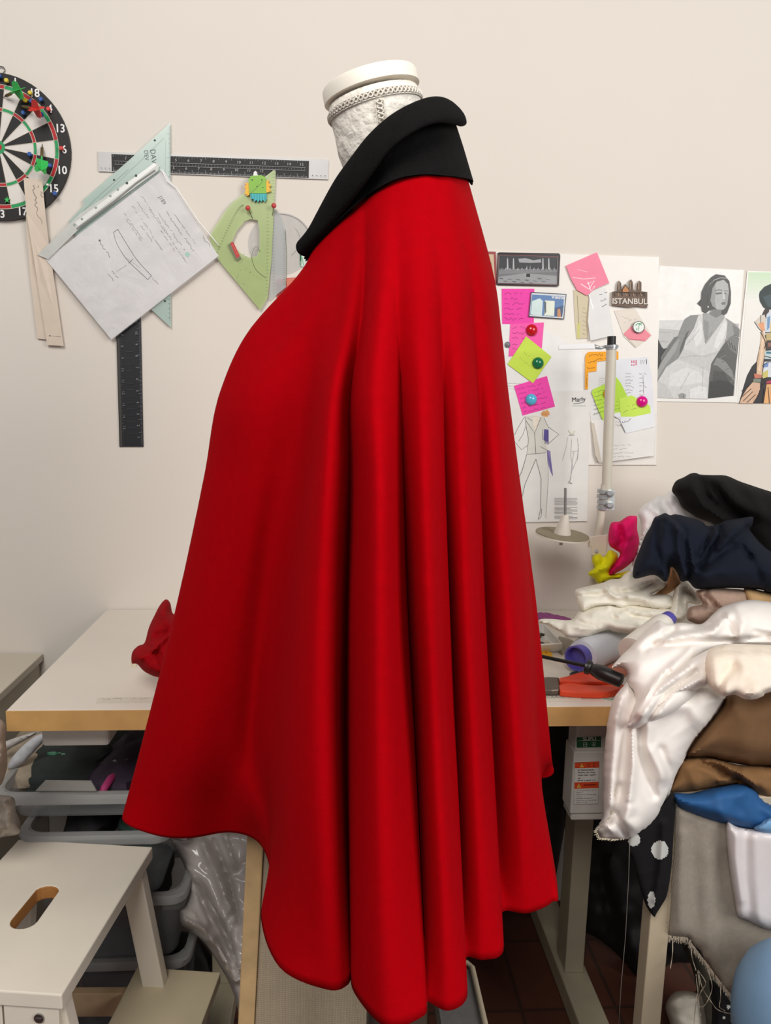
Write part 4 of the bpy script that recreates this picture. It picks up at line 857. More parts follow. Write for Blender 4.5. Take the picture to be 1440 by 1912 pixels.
L += [('p', s6([(715,705),(610,712),(550,750),(510,840),(480,930),(390,1060),(300,1200),(252,1310),(248,1420),(330,1290),(400,1230),(480,1160),(540,1050),(570,950),(640,850),(700,740)]), gg(134)),
 ('p', s6([(560,900),(600,860),(560,960),(530,1050),(490,1140),(500,1050)]), gg(92)), ('p', s6([(320,1180),(440,1010),(500,950),(450,1090),(340,1240),(255,1390),(252,1320)]), gg(156)),
 ('p', s6([(975,740),(1080,810),(1118,860),(1112,940),(1060,912),(1000,950),(970,990)]), gg(150)), ('p', s6([(1040,800),(1118,860),(1112,940),(1060,912)]), gg(122)),
 ('p', s6([(735,700),(690,712),(640,850),(560,970),(535,1060),(480,1160),(360,1245),(270,1390),(245,1565),(400,1572),(785,1580),(800,1350),(820,1215),(900,1080),(975,950),(990,780),(962,735),(765,1012)]), gg(206)),
 ('p', s6([(535,1060),(720,1130),(900,1080),(820,1215),(810,1300),(650,1230),(480,1170)]), gg(196)), ('p', s6([(400,1330),(560,1250),(700,1300),(760,1400),(640,1420),(480,1450),(380,1440)]), gg(218)), ('p', s6([(700,760),(735,820),(720,1000),(660,1040),(640,940)]), gg(220)), ('p', s6([(960,760),(985,800),(960,930),(880,1060),(840,1040),(900,880)]), gg(222)),
 ('p', s6([(245,1565),(270,1390),(360,1440),(440,1570)]), gg(196)), ('p', s6([(480,1530),(520,1515),(560,1530),(555,1572),(490,1572)]), gg(150)), ('l', s6([(535,1540),(537,1572)]), 1.2, gg(90)), ('p', s6([(600,1480),(700,1440),(770,1460),(780,1575),(600,1574)]), gg(222)),
 ('l', s6([(500,1155),(620,1130),(760,1135),(880,1100)]), .8, gg(176)), ('l', s6([(560,1020),(640,940),(700,860)]), .8, gg(176)), ('l', s6([(600,1300),(500,1480)]), .8, gg(184)), ('l', s6([(740,1250),(730,1500)]), .8, gg(190)),
 ('p', s6([(850,620),(935,630),(962,735),(765,1012),(735,830),(738,690),(800,690)]), gg(158)), ('p', s6([(850,640),(930,640),(945,700),(870,740),(800,700)]), gg(120)), ('l', s6([(755,985),(800,930),(830,890)]), .7, gg(110)), ('p', s6([(745,760),(800,780),(790,930),(760,990)]), gg(140)),
 ('p', s6([(870,288),(960,300),(1010,360),(1026,470),(1024,590),(985,690),(955,712),(925,700),(930,660),(950,640),(850,650),(800,665),(770,690),(728,672),(718,620),(678,590),(718,545),(722,470),(760,390),(820,320)]), gg(64)),
 ('p', s6([(835,430),(880,365),(950,345),(995,390),(1006,470),(990,540),(978,620),(945,655),(890,655),(835,620),(812,560)]), gg(176)), ('p', s6([(835,430),(860,395),(870,470),(860,560),(870,640),(835,620),(812,560)]), gg(148)),
 ('p', s6([(865,480),(930,475),(932,492),(870,498)]), gg(96)), ('p', s6([(958,480),(1002,480),(1000,494),(960,494)]), gg(96)), ('l', s6([(862,458),(900,448),(935,456)]), 1.1, gg(70)), ('l', s6([(955,460),(1003,462)]), 1.1, gg(70)),
 ('p', s6([(940,480),(952,480),(972,545),(950,558),(935,548)]), gg(196)), ('l', s6([(935,552),(968,554)]), .7, gg(110)), ('p', s6([(925,585),(955,572),(972,585),(965,602),(935,604)]), gg(108)), ('p', s6([(975,480),(1004,480),(988,600),(960,650),(966,600)]), gg(158)),
 ('l', s6([(805,395),(850,350),(915,325),(990,330)]), 1.1, gg(190)), ('l', s6([(770,500),(790,420),(850,345)]), .7, gg(110)), ('l', s6([(790,600),(785,500)]), .7, gg(100)), ('c', 1180+790/5.538, 460+625/5.538, 1.6, gg(200)), ('l', s6([(680,590),(720,560),(700,610)]), .8, gg(70)), ('l', s6([(1000,640),(1010,560)]), .6, gg(110))]
sheet('photo_print', s6([(285,200),(1160,245),(1130,700),(1075,1615),(215,1602)]), W(.0015), .0006, mat((236, 234, 228), .4, .01), L, step=.00004, label='black and white photo print of a woman in a pale v neck dress', cat='photo print')
def s7(pts): return [(1380+x/7.35, 500+y/7.35) for x, y in pts]
L = []
def band(y0, y1, c): L.append(('p', [(1398-(y0-507)*.085, y0), (1560, y0+3), (1560, y1+3), (1398-(y1-507)*.085, y1)], mat(c, .4, .01)))
for i in range(8): band(508+i*7, 515+i*7+.2, tuple(int(a+(b_-a)*i/7) for a, b_ in zip((196, 220, 184), (232, 230, 222))))
band(564, 750, (232, 229, 222))
def c7(c, p): L.append(('p', s7(p), mat(c, .5, .08, 60)))
def l7(c, p, w_=1): L.append(('l', s7(p), w_, mat(c, .5)))
c7((40, 36, 38), [(240,1290),(300,1000),(380,900),(600,900),(600,1860),(0,1860),(60,1640),(110,1480),(180,1350)])
c7((34, 50, 48), [(275,380),(285,330),(350,260),(440,220),(600,210),(700,420),(560,560),(380,580),(330,540),(285,460)])
c7((60, 78, 82), [(330,400),(440,360),(560,380),(500,520),(400,540)])
c7((56, 46, 46), [(350,570),(420,560),(400,720),(310,760),(300,680)])
c7((214, 205, 190), [(215,740),(300,660),(350,640),(380,720),(340,860),(290,840)]); c7((226, 160, 116), [(260,770),(340,740),(360,860),(320,880)])
l7((50, 40, 36), [(212,740),(270,830),(330,890)], 1.4); l7((50, 40, 36), [(300,650),(300,760)], 1.2)
c7((206, 214, 222), [(380,640),(460,560),(620,560),(620,880),(360,880)]); c7((112, 150, 190), [(390,680),(430,660),(420,820),(385,860)]); c7((232, 196, 120), [(430,760),(520,740),(520,860),(430,880)])
c7((196, 176, 120), [(370,900),(600,890),(600,1000),(380,1010)]); c7((74, 58, 50), [(385,1000),(600,990),(600,1130),(375,1110)]); c7((150, 96, 80), [(400,1030),(600,1020),(600,1070),(400,1080)])
c7((190, 206, 208), [(360,1140),(600,1120),(600,1260),(350,1250)]); c7((60, 120, 140), [(380,1150),(600,1160),(600,1180),(370,1180)]); c7((216, 220, 226), [(350,1290),(600,1260),(600,1500),(320,1500)]); c7((206, 196, 110), [(320,1440),(400,1400),(400,1500),(330,1520)]); c7((112, 140, 190), [(340,1320),(410,1300),(400,1360),(340,1370)])
c7((180, 60, 80), [(370,1560),(600,1500),(600,1590),(380,1590)]); c7((226, 170, 112), [(380,1600),(600,1590),(600,1860),(340,1860)])
c7((214, 182, 148), [(305,880),(345,890),(375,1000),(365,1130),(340,1260),(310,1500),(240,1470),(250,1290),(285,1100),(300,990)]); c7((232, 204, 174), [(320,930),(345,980),(330,1200),(290,1420),(265,1400),(300,1150)])
c7((196, 116, 92), [(205,1450),(310,1470),(315,1510),(215,1520)]); c7((130, 138, 122), [(195,1525),(300,1520),(300,1570),(200,1570)])
c7((214, 176, 146), [(190,1570),(290,1580),(290,1680),(240,1780),(190,1860),(10,1860),(40,1770),(110,1660)])
for p in [[(20,1790),(170,1660)], [(60,1830),(190,1700)], [(110,1850),(230,1740)], [(200,1850),(300,1700)], [(330,1860),(350,1650)], [(420,1860),(400,1640)], [(480,1860),(490,1640)]]: l7((58, 40, 32), p, 1.3)
for p in [[(40,1690),(160,1600)], [(280,1700),(330,1600)], [(380,1560),(330,1600)], [(320,1350),(400,1290),(600,1290)], [(350,1210),(470,1240),(600,1200)], [(360,890),(600,880)], [(350,1110),(390,1000),(600,1000)], [(300,880),(360,1000),(375,1110)], [(390,1500),(310,1560)]]: l7((40, 34, 34), p, 1.2)
L = L[:]
sheet('photo_print', [(1396,506),(1560,510),(1560,757),(1374,752),(1384,620)], W(.0015), .0006, mat((238, 236, 230), .4, .01), L, step=.00004, label='colour photo print of a person in a hat and patterned blouse, at the right edge', cat='photo print')
# ================================================================ on the table, left: crumpled red scrap and clear tape rule
def table(px, py): return Dz(px, py, .762)
cloth('red_scrap', [(246,1238),(247,1218),(258,1206),(270,1200),(278,1172),(290,1146),(300,1128),(310,1119),(318,1126),(322,1144),(332,1150),(345,1160),(345,1240),(310,1262),(292,1264),(270,1254),(256,1240)], lambda x, y: 1.23-(y-1262)*.0009, mat((150, 6, 16), .9, .1, 90, .3, 400, spec=.1), .06, 26, [([(262,1230),(285,1215),(330,1205)],.012,5), ([(285,1215),(310,1190),(325,1178)],.012,5), ([(300,1140),(312,1165)],.008,5), ([(270,1222),(310,1208)],-.010,4), ([(292,1186),(322,1180)],-.012,5), ([(296,1222),(302,1240)],-.008,4)], .006, .03, 4, label='crumpled dark red fabric scrap on the table behind the cape', cat='fabric', seed=2)
def TM(px, py, k): p = onz(px, py, .7602); return p+Vector((0, 0, k))
tm_ = mat((196, 186, 168), .5)
sheet('tape_rule', [(182,1303),(420,1300),(424,1311),(179,1313)], TM, .0006, mat((216, 208, 194), .35, .02), [('l', [(185+i*4,1312.3),(185+i*4,1309 if i % 5 else 1306)], .6, tm_) for i in range(56)]+[('s', 190,1306,410,1304,3,300,.6,tm_)], label='faint clear measuring strip stuck along the front left of the table', cat='ruler')
for k, (x, y) in enumerate([(248,1243)]):
    sheet('chalk_piece', [(244,1240),(252,1239),(254,1245),(248,1246)], TM, .006, mat((232, 224, 196), .7), label='tiny pale chalk piece beside the red scrap', cat='chalk')

# ================================================================ thread stand
pc = mat((204, 198, 182), .4, .03); mt_ = mat((176, 180, 180), .3, .08, metal=.45); plw = mat((222, 214, 200), .45, .02); bkp = mat((26, 25, 25), .4)
PD = 1.60
ts_ = thing('thread_stand', 'cream thread stand pole with a round spool plate and top thread guide', 'thread stand', onz(1107, 1170, .76))
def pa(px, py, D=PD): return at(px, py, D)
base = onz(1104, 1180, .76)
p_mid = pa(1127, 955); p_top = pa(1142, 652)
add('pole', tube([pa(1132, 940), p_top], .0105, 20), pc, ts_, smooth=60, label='upper cream tube')
add('pole', tube([Vector((pa(1110,1040).x, pa(1110,1040).y, .762)), pa(1112, 1040), pa(1130, 905)], .0085, 20), pc, ts_, smooth=60, label='lower cream tube')
add('pole_cap', cyl(pa(1142, 645), pa(1142.5, 628), .0088, 20), bkp, ts_, smooth=40, label='black rubber cap')
add('collar', join(cyl(pa(1142, 652), pa(1142, 644), .0125, 20), cyl(pa(1142, 648.5), pa(1142, 646), .0145, 20))[:2], mt_, ts_, smooth=40)
cz = []
for i, yy_ in enumerate((918, 928, 938, 948)): cz.append(cyl(pa(1126, yy_+3), pa(1127, yy_-4), .0135 if i % 2 else .0125, 20))
cz += [obox(pa(1138, 933, PD-.004), cr*.009, Vector((0, .006, 0)), cu*.021)]
for yy_ in (921, 943): cz.append(lathe(pa(1139, yy_, PD-.008), pa(1139, yy_, PD-.022), [(0, .009), (.4, .0085), (.42, .006), (1, .005)], 14))
add('clamp', join(*cz)[:2], mt_, ts_, smooth=40)
arm = [(1042,647.5),(1046,642.5),(1052,641.5),(1108,641),(1118,641),(1131,645),(1131,648.5),(1116,651),(1050,654),(1044,652)]
add('thread_guide', hexa([pa(1042,653.5), pa(1112,652), pa(1112,652,PD-.008), pa(1042,653.5,PD-.008)], [pa(1043,643.5), pa(1110,641), pa(1110,641,PD-.008), pa(1043,643.5,PD-.008)]), mat((236, 236, 236), .3, .01), ts_, bevel=.002, label='white horizontal thread guide bar')
add('guide_tip', tube([pa(1110, 647), pa(1122, 650), pa(1132, 646.5)], [.005, .003, .003], 8), mt_, ts_, smooth=180)
# spool plate: tilted disc
pcn = pa(1050, 999); e_x = (pa(1100, 1001)-pa(1001, 993)).normalized(); 
pr = (pa(1100, 1001)-pa(1001, 993)).length/2
up_ = e_x.cross(Vector((0, 1, 0))).normalized(); up_ = -up_ if up_.z < 0 else up_
nrm = (up_+Vector((0, -.07, 0))).normalized()
pls = mat((142, 132, 108), .9, .06, 60, .3, 300)
spl = add('spool_plate', lathe(pcn-nrm*.004, pcn+nrm*.001, [(0, pr*.9), (.35, pr), (1, pr)], 48), plw, ts_, smooth=40, label='cream round plate')
add('felt_pad', lathe(pcn+nrm*.001, pcn+nrm*.003, [(0, pr*.97), (1, pr*.97)], 48), pls, spl, label='olive felt pad')
cn_ = add('cone', lathe(pcn+nrm*.002, pcn+nrm*.045, [(0, .0185), (.1, .018), (.8, .0085), (1, .0075)], 24), plw, ts_, smooth=40)
add('spindle', cyl(pcn+nrm*.04, pa(1056, 911), .0028, 10), mat((150, 148, 146), .35, .1, metal=.7), cn_, smooth=60)
add('under_bolt', cyl(pcn-nrm*.022, pcn-nrm*.004, .004, 10), mt_, ts_)
add('bracket', join(hexa([pa(1098,1022), pa(1134,1022), pa(1134,1022,PD-.012), pa(1098,1022,PD-.012)], [pa(1100,1002), pa(1136,998), pa(1136,998,PD-.012), pa(1100,1002,PD-.012)]), hexa([pa(1104,1037,PD-.002), pa(1132,1037,PD-.002), pa(1132,1037,PD-.012), pa(1104,1037,PD-.012)], [pa(1104,1020,PD-.002), pa(1134,1020,PD-.002), pa(1134,1020,PD-.012), pa(1104,1020,PD-.012)]))[:2], plw, ts_, bevel=.0015)
add('screw', lathe(pa(1114, 1029, PD-.012), pa(1114, 1029, PD-.016), [(0, .004), (1, .003)], 12), mt_, ts_)

# ================================================================ second table on the right, under the fabric pile
rt = thing('work_table', 'second work table at right, buried under the fabric pile', 'table', (1.20, -.28, 0))
add('table_top', box(.70, 1.75, -.545, -.004, .726, .76), white_lam, rt)
for x, y in ((1.70, -.50), (1.70, -.06), (.78, -.06), (.78, -.50)): add('leg', box(x-.02, x+.02, y-.02, y+.02, 0, .726), cream_metal, rt, bevel=.002)
p1_ = at(1233, 1706, 1.12); legm = mat((188, 172, 146), .6, .05, 20); lxc = p1_.x
rk = thing('fabric_rack', 'cream wooden rack whose post stands below the hanging fabrics at right', 'rack', (lxc+.33, -.59, 0))
for x in (lxc, lxc+.66): add('post', box(x-.017, x+.017, -.612, -.578, 0, .60), legm, rk, bevel=.002)
add('top_bar', box(lxc-.017, lxc+.677, -.612, -.578, .60, .63), legm, rk, bevel=.002)
add('low_bar', box(lxc+.018, lxc+.642, -.605, -.585, .06, .10), legm, rk, bevel=.002)

# ================================================================ fabric pile
def pile(a, b):                                  # depth runs from (y0,D0) to (y1,D1)
    (y0, d0), (y1, d1) = a, b
    return lambda x, y: d0+(d1-d0)*max(-.2, min(1.2, (y-y0)/(y1-y0)))
GP = 'fabrics heaped on the tables at right'
def fab(c, rough=.85, sheen=.05, bump=.3, sc=350, var=.05, kind='noise', spec=.2): return mat(c, rough, var, 60, bump, sc, sheen=sheen, spec=spec, kind=kind, dist=.0008)
cloth('fabric', [(1192,956),(1205,941),(1216,935),(1230,926),(1243,924),(1256,915),(1290,930),(1350,975),(1345,1000),(1290,990),(1230,985),(1200,1010),(1195,1040),(1180,1070),(1178,1060),(1196,1000),(1196,975)], pile((920,1.62),(1060,1.56)), fab((232, 228, 226), .6), .035, 22, [([(1215,945),(1235,965)],.010,6), ([(1250,925),(1262,955),(1285,970)],.008,5), ([(1225,940),(1245,945)],-.008,5), ([(1235,930),(1250,960)],-.006,4)], .006, .03, 5, label='crisp white fabric peeking out between the black and navy fabrics', cat='fabric', group=GP, seed=11)
cloth('fabric', [(1255,917),(1258,905),(1264,897),(1277,891),(1290,884),(1300,883),(1308,886),(1330,887),(1356,888),(1380,898),(1400,905),(1440,918),(1500,935),(1540,960),(1540,1120),(1480,1110),(1430,1060),(1400,1000),(1345,985),(1325,975),(1300,965),(1275,948),(1265,930)], pile((880,1.58),(1100,1.46)), fab((14, 12, 12), .9, .01), .07, 40, [([(1310,895),(1320,930),(1350,955),(1400,975)],-.020,9), ([(1290,905),(1310,940),(1350,968)],.012,9), ([(1345,900),(1375,935),(1420,960)],.018,12), ([(1400,915),(1430,960),(1480,1000)],.012,12), ([(1330,905),(1360,945),(1400,970)],-.014,7)], .003, .012, 5, label='black fabric at the very top of the heap against the wall', cat='fabric', group=GP, seed=12)
cloth('fabric', [(1184,1080),(1184,1055),(1193,1030),(1205,1000),(1214,985),(1222,967),(1230,963),(1242,958),(1252,962),(1262,960),(1284,965),(1310,973),(1322,982),(1340,979),(1356,972),(1380,968),(1406,965),(1405,980),(1402,992),(1440,1030),(1500,1045),(1540,1060),(1540,1120),(1440,1108),(1420,1101),(1360,1098),(1310,1100),(1296,1097),(1285,1085),(1272,1086),(1265,1070),(1254,1058),(1250,1075),(1243,1087),(1228,1076),(1215,1074)], pile((960,1.44),(1100,1.36)), fab((13, 19, 33), .85, .01), .07, 34,
 [([(1245,965),(1270,985),(1283,1010),(1290,1050)],.014,7), ([(1255,965),(1278,990),(1284,1030),(1290,1080)],-.016,5), ([(1232,975),(1225,1020),(1235,1065)],-.012,7), ([(1322,984),(1330,990),(1318,1020),(1305,1040)],-.022,6), ([(1345,985),(1348,1000),(1320,1035),(1308,1060)],-.022,6), ([(1335,990),(1320,1025),(1306,1045)],.012,6), ([(1402,990),(1370,1010),(1330,1045),(1312,1062)],-.014,8), ([(1375,985),(1345,1020)],.010,10), ([(1370,1020),(1385,1020),(1400,1040)],-.014,7), ([(1265,990),(1268,1030),(1275,1070)],.010,6), ([(1320,1070),(1400,1060),(1460,1065)],.012,16), ([(1400,1040),(1420,1080)],-.008,8)], .002, .014, 4, label='navy blue fabric draped in folds in the middle of the heap', cat='fabric', group=GP, seed=13)
cloth('fabric', [(1215,1116),(1230,1104),(1244,1090),(1250,1070),(1254,1058),(1264,1068),(1272,1090),(1262,1100),(1240,1112)], 1.47, fab((190, 146, 104)), .015, 14, (), .002, .03, 4, label='small tan fabric corner showing below the navy folds', cat='fabric', group=GP, seed=14)
cloth('fabric', [(1390,1098),(1440,1106),(1520,1112),(1520,1140),(1440,1134),(1400,1132)], 1.36, fab((190, 156, 112)), .02, 14, (), .002, .03, 5, label='tan fabric strip right of the taupe one under the navy fabric', cat='fabric', group=GP, seed=15)
cloth('fabric', [(1284,1140),(1290,1133),(1304,1130),(1312,1126),(1302,1112),(1300,1104),(1312,1099),(1335,1096),(1362,1099),(1390,1101),(1396,1107),(1397,1125),(1400,1140),(1370,1140),(1350,1150),(1330,1160),(1310,1166),(1292,1162),(1283,1155)], pile((1098,1.38),(1165,1.32)), fab((164, 138, 122)), .04, 20, [([(1318,1112),(1335,1130),(1345,1138)],-.014,5), ([(1290,1138),(1320,1138)],.008,6), ([(1320,1125),(1340,1150)],.008,5), ([(1312,1128),(1335,1135)],-.012,4), ([(1330,1104),(1380,1108)],.008,8)], .004, .03, 4, label='taupe fabric bunched between the navy and the ivory satin', cat='fabric', group=GP, seed=16)
cloth('fabric', [(1136,1000),(1141,977),(1155,974),(1160,972),(1172,964),(1184,963),(1190,966),(1190,988),(1194,1010),(1189,1035),(1180,1050),(1165,1062),(1150,1070),(1138,1077),(1134,1074),(1140,1062),(1150,1048),(1158,1034),(1148,1026),(1138,1018)], 1.56, fab((214, 10, 92), .7), .03, 16, [([(1158,985),(1162,1010),(1150,1024)],-.010,4), ([(1165,975),(1172,1000)],.008,6), ([(1180,1000),(1165,1030),(1145,1068)],.010,6), ([(1190,1005),(1172,1015)],-.006,4), ([(1145,985),(1155,1010)],.006,5)], .004, .03, 4, label='hot pink fabric standing up beside the thread stand', cat='fabric', group=GP, seed=17)
cloth('fabric', [(1100,1068),(1110,1060),(1106,1048),(1108,1038),(1120,1034),(1128,1040),(1138,1027),(1148,1030),(1154,1036),(1152,1050),(1140,1070),(1165,1068),(1175,1066),(1176,1078),(1150,1082),(1130,1088),(1118,1090),(1110,1080),(1100,1074)], 1.57, fab((226, 222, 20), .7), .03, 12, [([(1110,1064),(1135,1060),(1145,1040)],.010,5), ([(1125,1070),(1118,1086)],-.006,4), ([(1130,1045),(1120,1058)],-.008,4)], .004, .03, 4, label='bright yellow fabric at the foot of the thread stand', cat='fabric', group=GP, seed=18)
cloth('fabric', [(1122,1082),(1150,1080),(1180,1072),(1182,1092),(1150,1096),(1122,1096)], 1.565, fab((96, 16, 30)), .012, 8, (), .002, .03, 4, label='dark maroon fabric edge under the yellow fabric', cat='fabric', group=GP, seed=19)
# cream heap on the left of the pile
tb2 = pile((1075, 1.52), (1190, 1.36))
crm_ = fab((232, 227, 212), .75, .03)
cloth('fabric', [(1070,1156),(1078,1146),(1086,1138),(1120,1126),(1170,1122),(1220,1122),(1262,1128),(1276,1140),(1283,1152),(1270,1162),(1250,1160),(1235,1168),(1215,1180),(1200,1190),(1188,1194),(1180,1184),(1150,1180),(1135,1176),(1110,1184),(1095,1190),(1060,1190),(1050,1182),(1036,1175),(1020,1166),(1004,1163),(1010,1156),(1035,1156),(1055,1158)], tb2, crm_, .035, 20,
 [([(1138,1134),(1144,1146),(1156,1150),(1164,1146)],.010,4), ([(1140,1140),(1150,1154)],-.010,4), ([(1175,1138),(1200,1146),(1240,1142),(1270,1138)],.010,6), ([(1180,1150),(1215,1154)],-.009,5), ([(1082,1158),(1100,1168),(1112,1172)],-.010,5), ([(1074,1150),(1094,1160)],.008,5), ([(1060,1165),(1090,1174),(1120,1174)],.009,5), ([(1020,1160),(1050,1170)],-.006,5), ([(1195,1165),(1215,1162),(1240,1156)],-.010,5), ([(1186,1172),(1200,1176),(1222,1168)],.008,4), ([(1110,1150),(1150,1166),(1185,1170)],.008,9)], .0015, .03, 3.5, label='lower cream fabric spreading flat across the table behind the thread cone', cat='fabric', group=GP, seed=20)
cloth('fabric', [(1074,1104),(1080,1099),(1100,1094),(1125,1088),(1140,1082),(1158,1080),(1166,1072),(1180,1066),(1184,1078),(1200,1077),(1215,1073),(1226,1074),(1238,1082),(1247,1090),(1238,1100),(1216,1110),(1235,1109),(1252,1112),(1258,1122),(1260,1134),(1240,1140),(1210,1136),(1180,1132),(1160,1136),(1140,1131),(1110,1133),(1090,1141),(1082,1134),(1076,1118)], lambda x, y: tb2(x, y)-.02, crm_, .04, 18,
 [([(1080,1106),(1110,1102),(1135,1098)],.010,5), ([(1084,1112),(1120,1112),(1130,1106)],-.010,6), ([(1128,1092),(1136,1106),(1150,1114),(1172,1112)],.012,5), ([(1140,1100),(1152,1108)],-.010,4), ([(1160,1098),(1190,1092),(1225,1080)],.012,6), ([(1165,1106),(1200,1098),(1220,1088)],-.009,5), ([(1175,1114),(1215,1118),(1245,1116)],.011,7), ([(1120,1120),(1160,1124),(1200,1126)],-.006,6), ([(1226,1080),(1236,1092)],.008,5)], .0015, .03, 3.5, label='upper cream fabric crumpled with a buttonhole band below the yellow fabric', cat='fabric', group=GP, seed=23)
cloth('fabric', [(1258,1108),(1262,1096),(1272,1087),(1280,1085),(1290,1095),(1300,1106),(1313,1118),(1311,1127),(1300,1129),(1286,1126),(1284,1136),(1283,1148),(1272,1158),(1258,1156),(1250,1146),(1252,1130)], lambda x, y: tb2(x, y)-.025, crm_, .03, 10, [([(1268,1094),(1266,1115),(1262,1140)],.010,4), ([(1280,1104),(1292,1112),(1300,1121)],-.022,5), ([(1276,1112),(1278,1135)],-.010,4), ([(1290,1098),(1308,1118)],.008,3)], .001, .03, 3, label='cream fabric loop with a dark hollow left of the taupe fabric', cat='fabric', group=GP, seed=24)

# ---------------- things on the table, right
zc = .762
# white thread cone lying down
def ont(px, py, r): return onz(px, py, zc+r)
c0 = ont(1085, 1226, .029); c1 = ont(1180, 1188, .024)
tcn_ = thing('thread_cone', 'large cone of white thread lying on the table with a violet end', 'thread cone', (c0+c1)/2-Vector((0, 0, .03)))
thm = mat((206, 208, 212), .55, .02, 30, .35, 700)
add('thread', lathe(c0, c1, [(0, .014), (.02, .029), (.10, .0325), (.5, .030), (.96, .0245), (1, .0235), (1.0, .016)], 40), thm, tcn_, smooth=50, label='wound white thread')
vm = mat((86, 78, 158), .45, .04); dr = (c0-c1).normalized()
add('cone_core', join(rings([lathe(c0+dr*t, c0+dr*(t+.001), [(0, r)], 32, False)[0][:32] for t, r in ((-.01, .0215), (.018, .0235), (.018, .0205), (.003, .018))], cap=True))[:2], vm, tcn_, smooth=40, label='violet plastic core end')
add('core_rim', lathe(c1-dr*.0005, c1-dr*.003, [(0, .024), (1, .023)], 32), mat((70, 72, 84), .5), tcn_, smooth=40)
# second cone lying under the satin
c2_ = ont(1262, 1172, .030); c3_ = ont(1200, 1212, .03)
tc2 = thing('thread_cone', 'thread cone half covered by ivory satin, only its violet tip showing', 'thread cone', (c2_+c3_)/2-Vector((0, 0, .03)))
p_t = at(1248, 1156, 1.30); p_u = at(1222, 1182, 1.27)
dd_ = (p_u-p_t).normalized()
add('thread', lathe(p_t+dd_*.012, p_t+dd_*.12, [(0, .017), (.1, .021), (1, .030)], 28), mat((224, 218, 206), .6, .03, 30, .3, 600), tc2, smooth=50)
add('cone_core', lathe(p_t-dd_*.008, p_t+dd_*.014, [(0, .010), (.1, .013), (.9, .0155), (1, .0155)], 24), vm, tc2, smooth=40, label='violet plastic tip')
# screwdriver
h0 = at(1162, 1272, 1.17); h1 = at(1096, 1245, 1.21)
sd_ = thing('screwdriver', 'screwdriver with a thick black handle resting on the orange pliers', 'screwdriver', (h0+h1)/2-Vector((0, 0, .02)))
bh = mat((30, 29, 28), .35, .05)
add('handle', lathe(h0, h1, [(0, .008), (.02, .0115), (.3, .012), (.38, .0125), (.6, .013), (.8, .0105), (.86, .0085), (.9, .0115), (1, .0125), (1.02, .008)], 20), bh, sd_, smooth=60)
s0_ = at(1098, 1244, 1.21); s1_ = at(985, 1220, 1.27)
add('shaft', cyl(s0_, s1_, .0032, 10), mat((34, 32, 30), .4, .1, metal=.5), sd_, smooth=60)
# orange pliers
plr = thing('pliers', 'pliers with orange handles and grey steel jaws near the table edge', 'pliers', onz(1080, 1285, .76))
orp = mat((226, 72, 34), .45, .04); stl = mat((110, 98, 88), .4, .15, metal=.6)
def TB(px, py, z=0): return onz(px, py, .762+z)
def slab(name, o, h, m_, lab=None, z0=0):
    V = [onz(x, y, .7605+z0) for x, y in o]+[onz(x, y, .7605+z0)+Vector((0, 0, h)) for x, y in o]; n = len(o)
    return add(name, (V, [tuple(range(n)), tuple(range(n, 2*n))]+[(i, (i+1) % n, n+(i+1) % n, n+i) for i in range(n)]), m_, plr, bevel=.003, label=lab)
slab('handle', crom([(1043,1291),(1060,1286),(1090,1290),(1120,1291),(1160,1288),(1163,1296),(1140,1304),(1120,1305),(1080,1304),(1045,1301)], 3), .012, orp, 'orange near handle')
slab('handle', crom([(1043,1281),(1060,1277),(1075,1272),(1100,1268),(1135,1272),(1150,1280),(1140,1287),(1110,1289),(1070,1287),(1045,1287)], 3), .016, orp, 'orange far handle')
slab('jaw', [(1006,1278),(1020,1275),(1044,1276),(1045,1299),(1030,1300),(1006,1298)], .012, stl, 'grey steel jaws')
slab('jaw_tooth', [(1062,1271),(1078,1266),(1082,1272),(1066,1276)], .016, mat((40, 36, 34), .5), 'dark pointed spring tip')
# tray with buttons
try_ = thing('button_tray', 'small white plastic tray with buttons, partly behind the cape', 'tray', onz(1020, 1205, .76))
trm = mat((226, 224, 216), .35, .02)
q = [(985,1168),(1020,1172),(1050,1206),(985,1210)]
bt_ = [onz(x, y+10, .762) for x, y in q]; tp = [onz(x, y, .785) for x, y in [(985,1165),(1018,1163),(1051,1202),(985,1206)]]
inn_ = [tp[i]+((tp[(i+2) % 4]-tp[i])*.06) for i in range(4)]; ib = [bt_[i]+((bt_[(i+2) % 4]-bt_[i])*.12)+Vector((0, 0, .002)) for i in range(4)]
V = bt_+tp+inn_+ib
Fc = [(3,2,1,0)]+[(i, (i+1) % 4, 4+(i+1) % 4, 4+i) for i in range(4)]+[(4+i, 4+(i+1) % 4, 8+(i+1) % 4, 8+i) for i in range(4)]+[(8+i, 8+(i+1) % 4, 12+(i+1) % 4, 12+i) for i in range(4)]+[(12, 13, 14, 15)]
add('tray_body', (V, Fc), trm, try_, bevel=.001)
for k, (x, y, c) in enumerate([(1006,1188,(30,28,26)),(1012,1184,(34,30,28)),(1010,1200,(26,24,24)),(1020,1198,(224,218,190)),(1028,1202,(200,170,110)),(1016,1205,(28,26,24)),(1032,1205,(40,34,30)),(1006,1203,(226,220,200))]):
    a = onz(x, y, .775); add('button', lathe(a-Vector((0, 0, .003)), a+Vector((0, 0, .001)), [(0, .005), (.3, .006), (.8, .006), (1, .0045)], 14), mat(c, .4, .05), smooth=40, label='%s button in the white tray' % ('dark' if c[0] < 60 else 'pale'), cat='button', group='dark buttons in the white tray' if c[0] < 60 else 'pale buttons in the white tray')
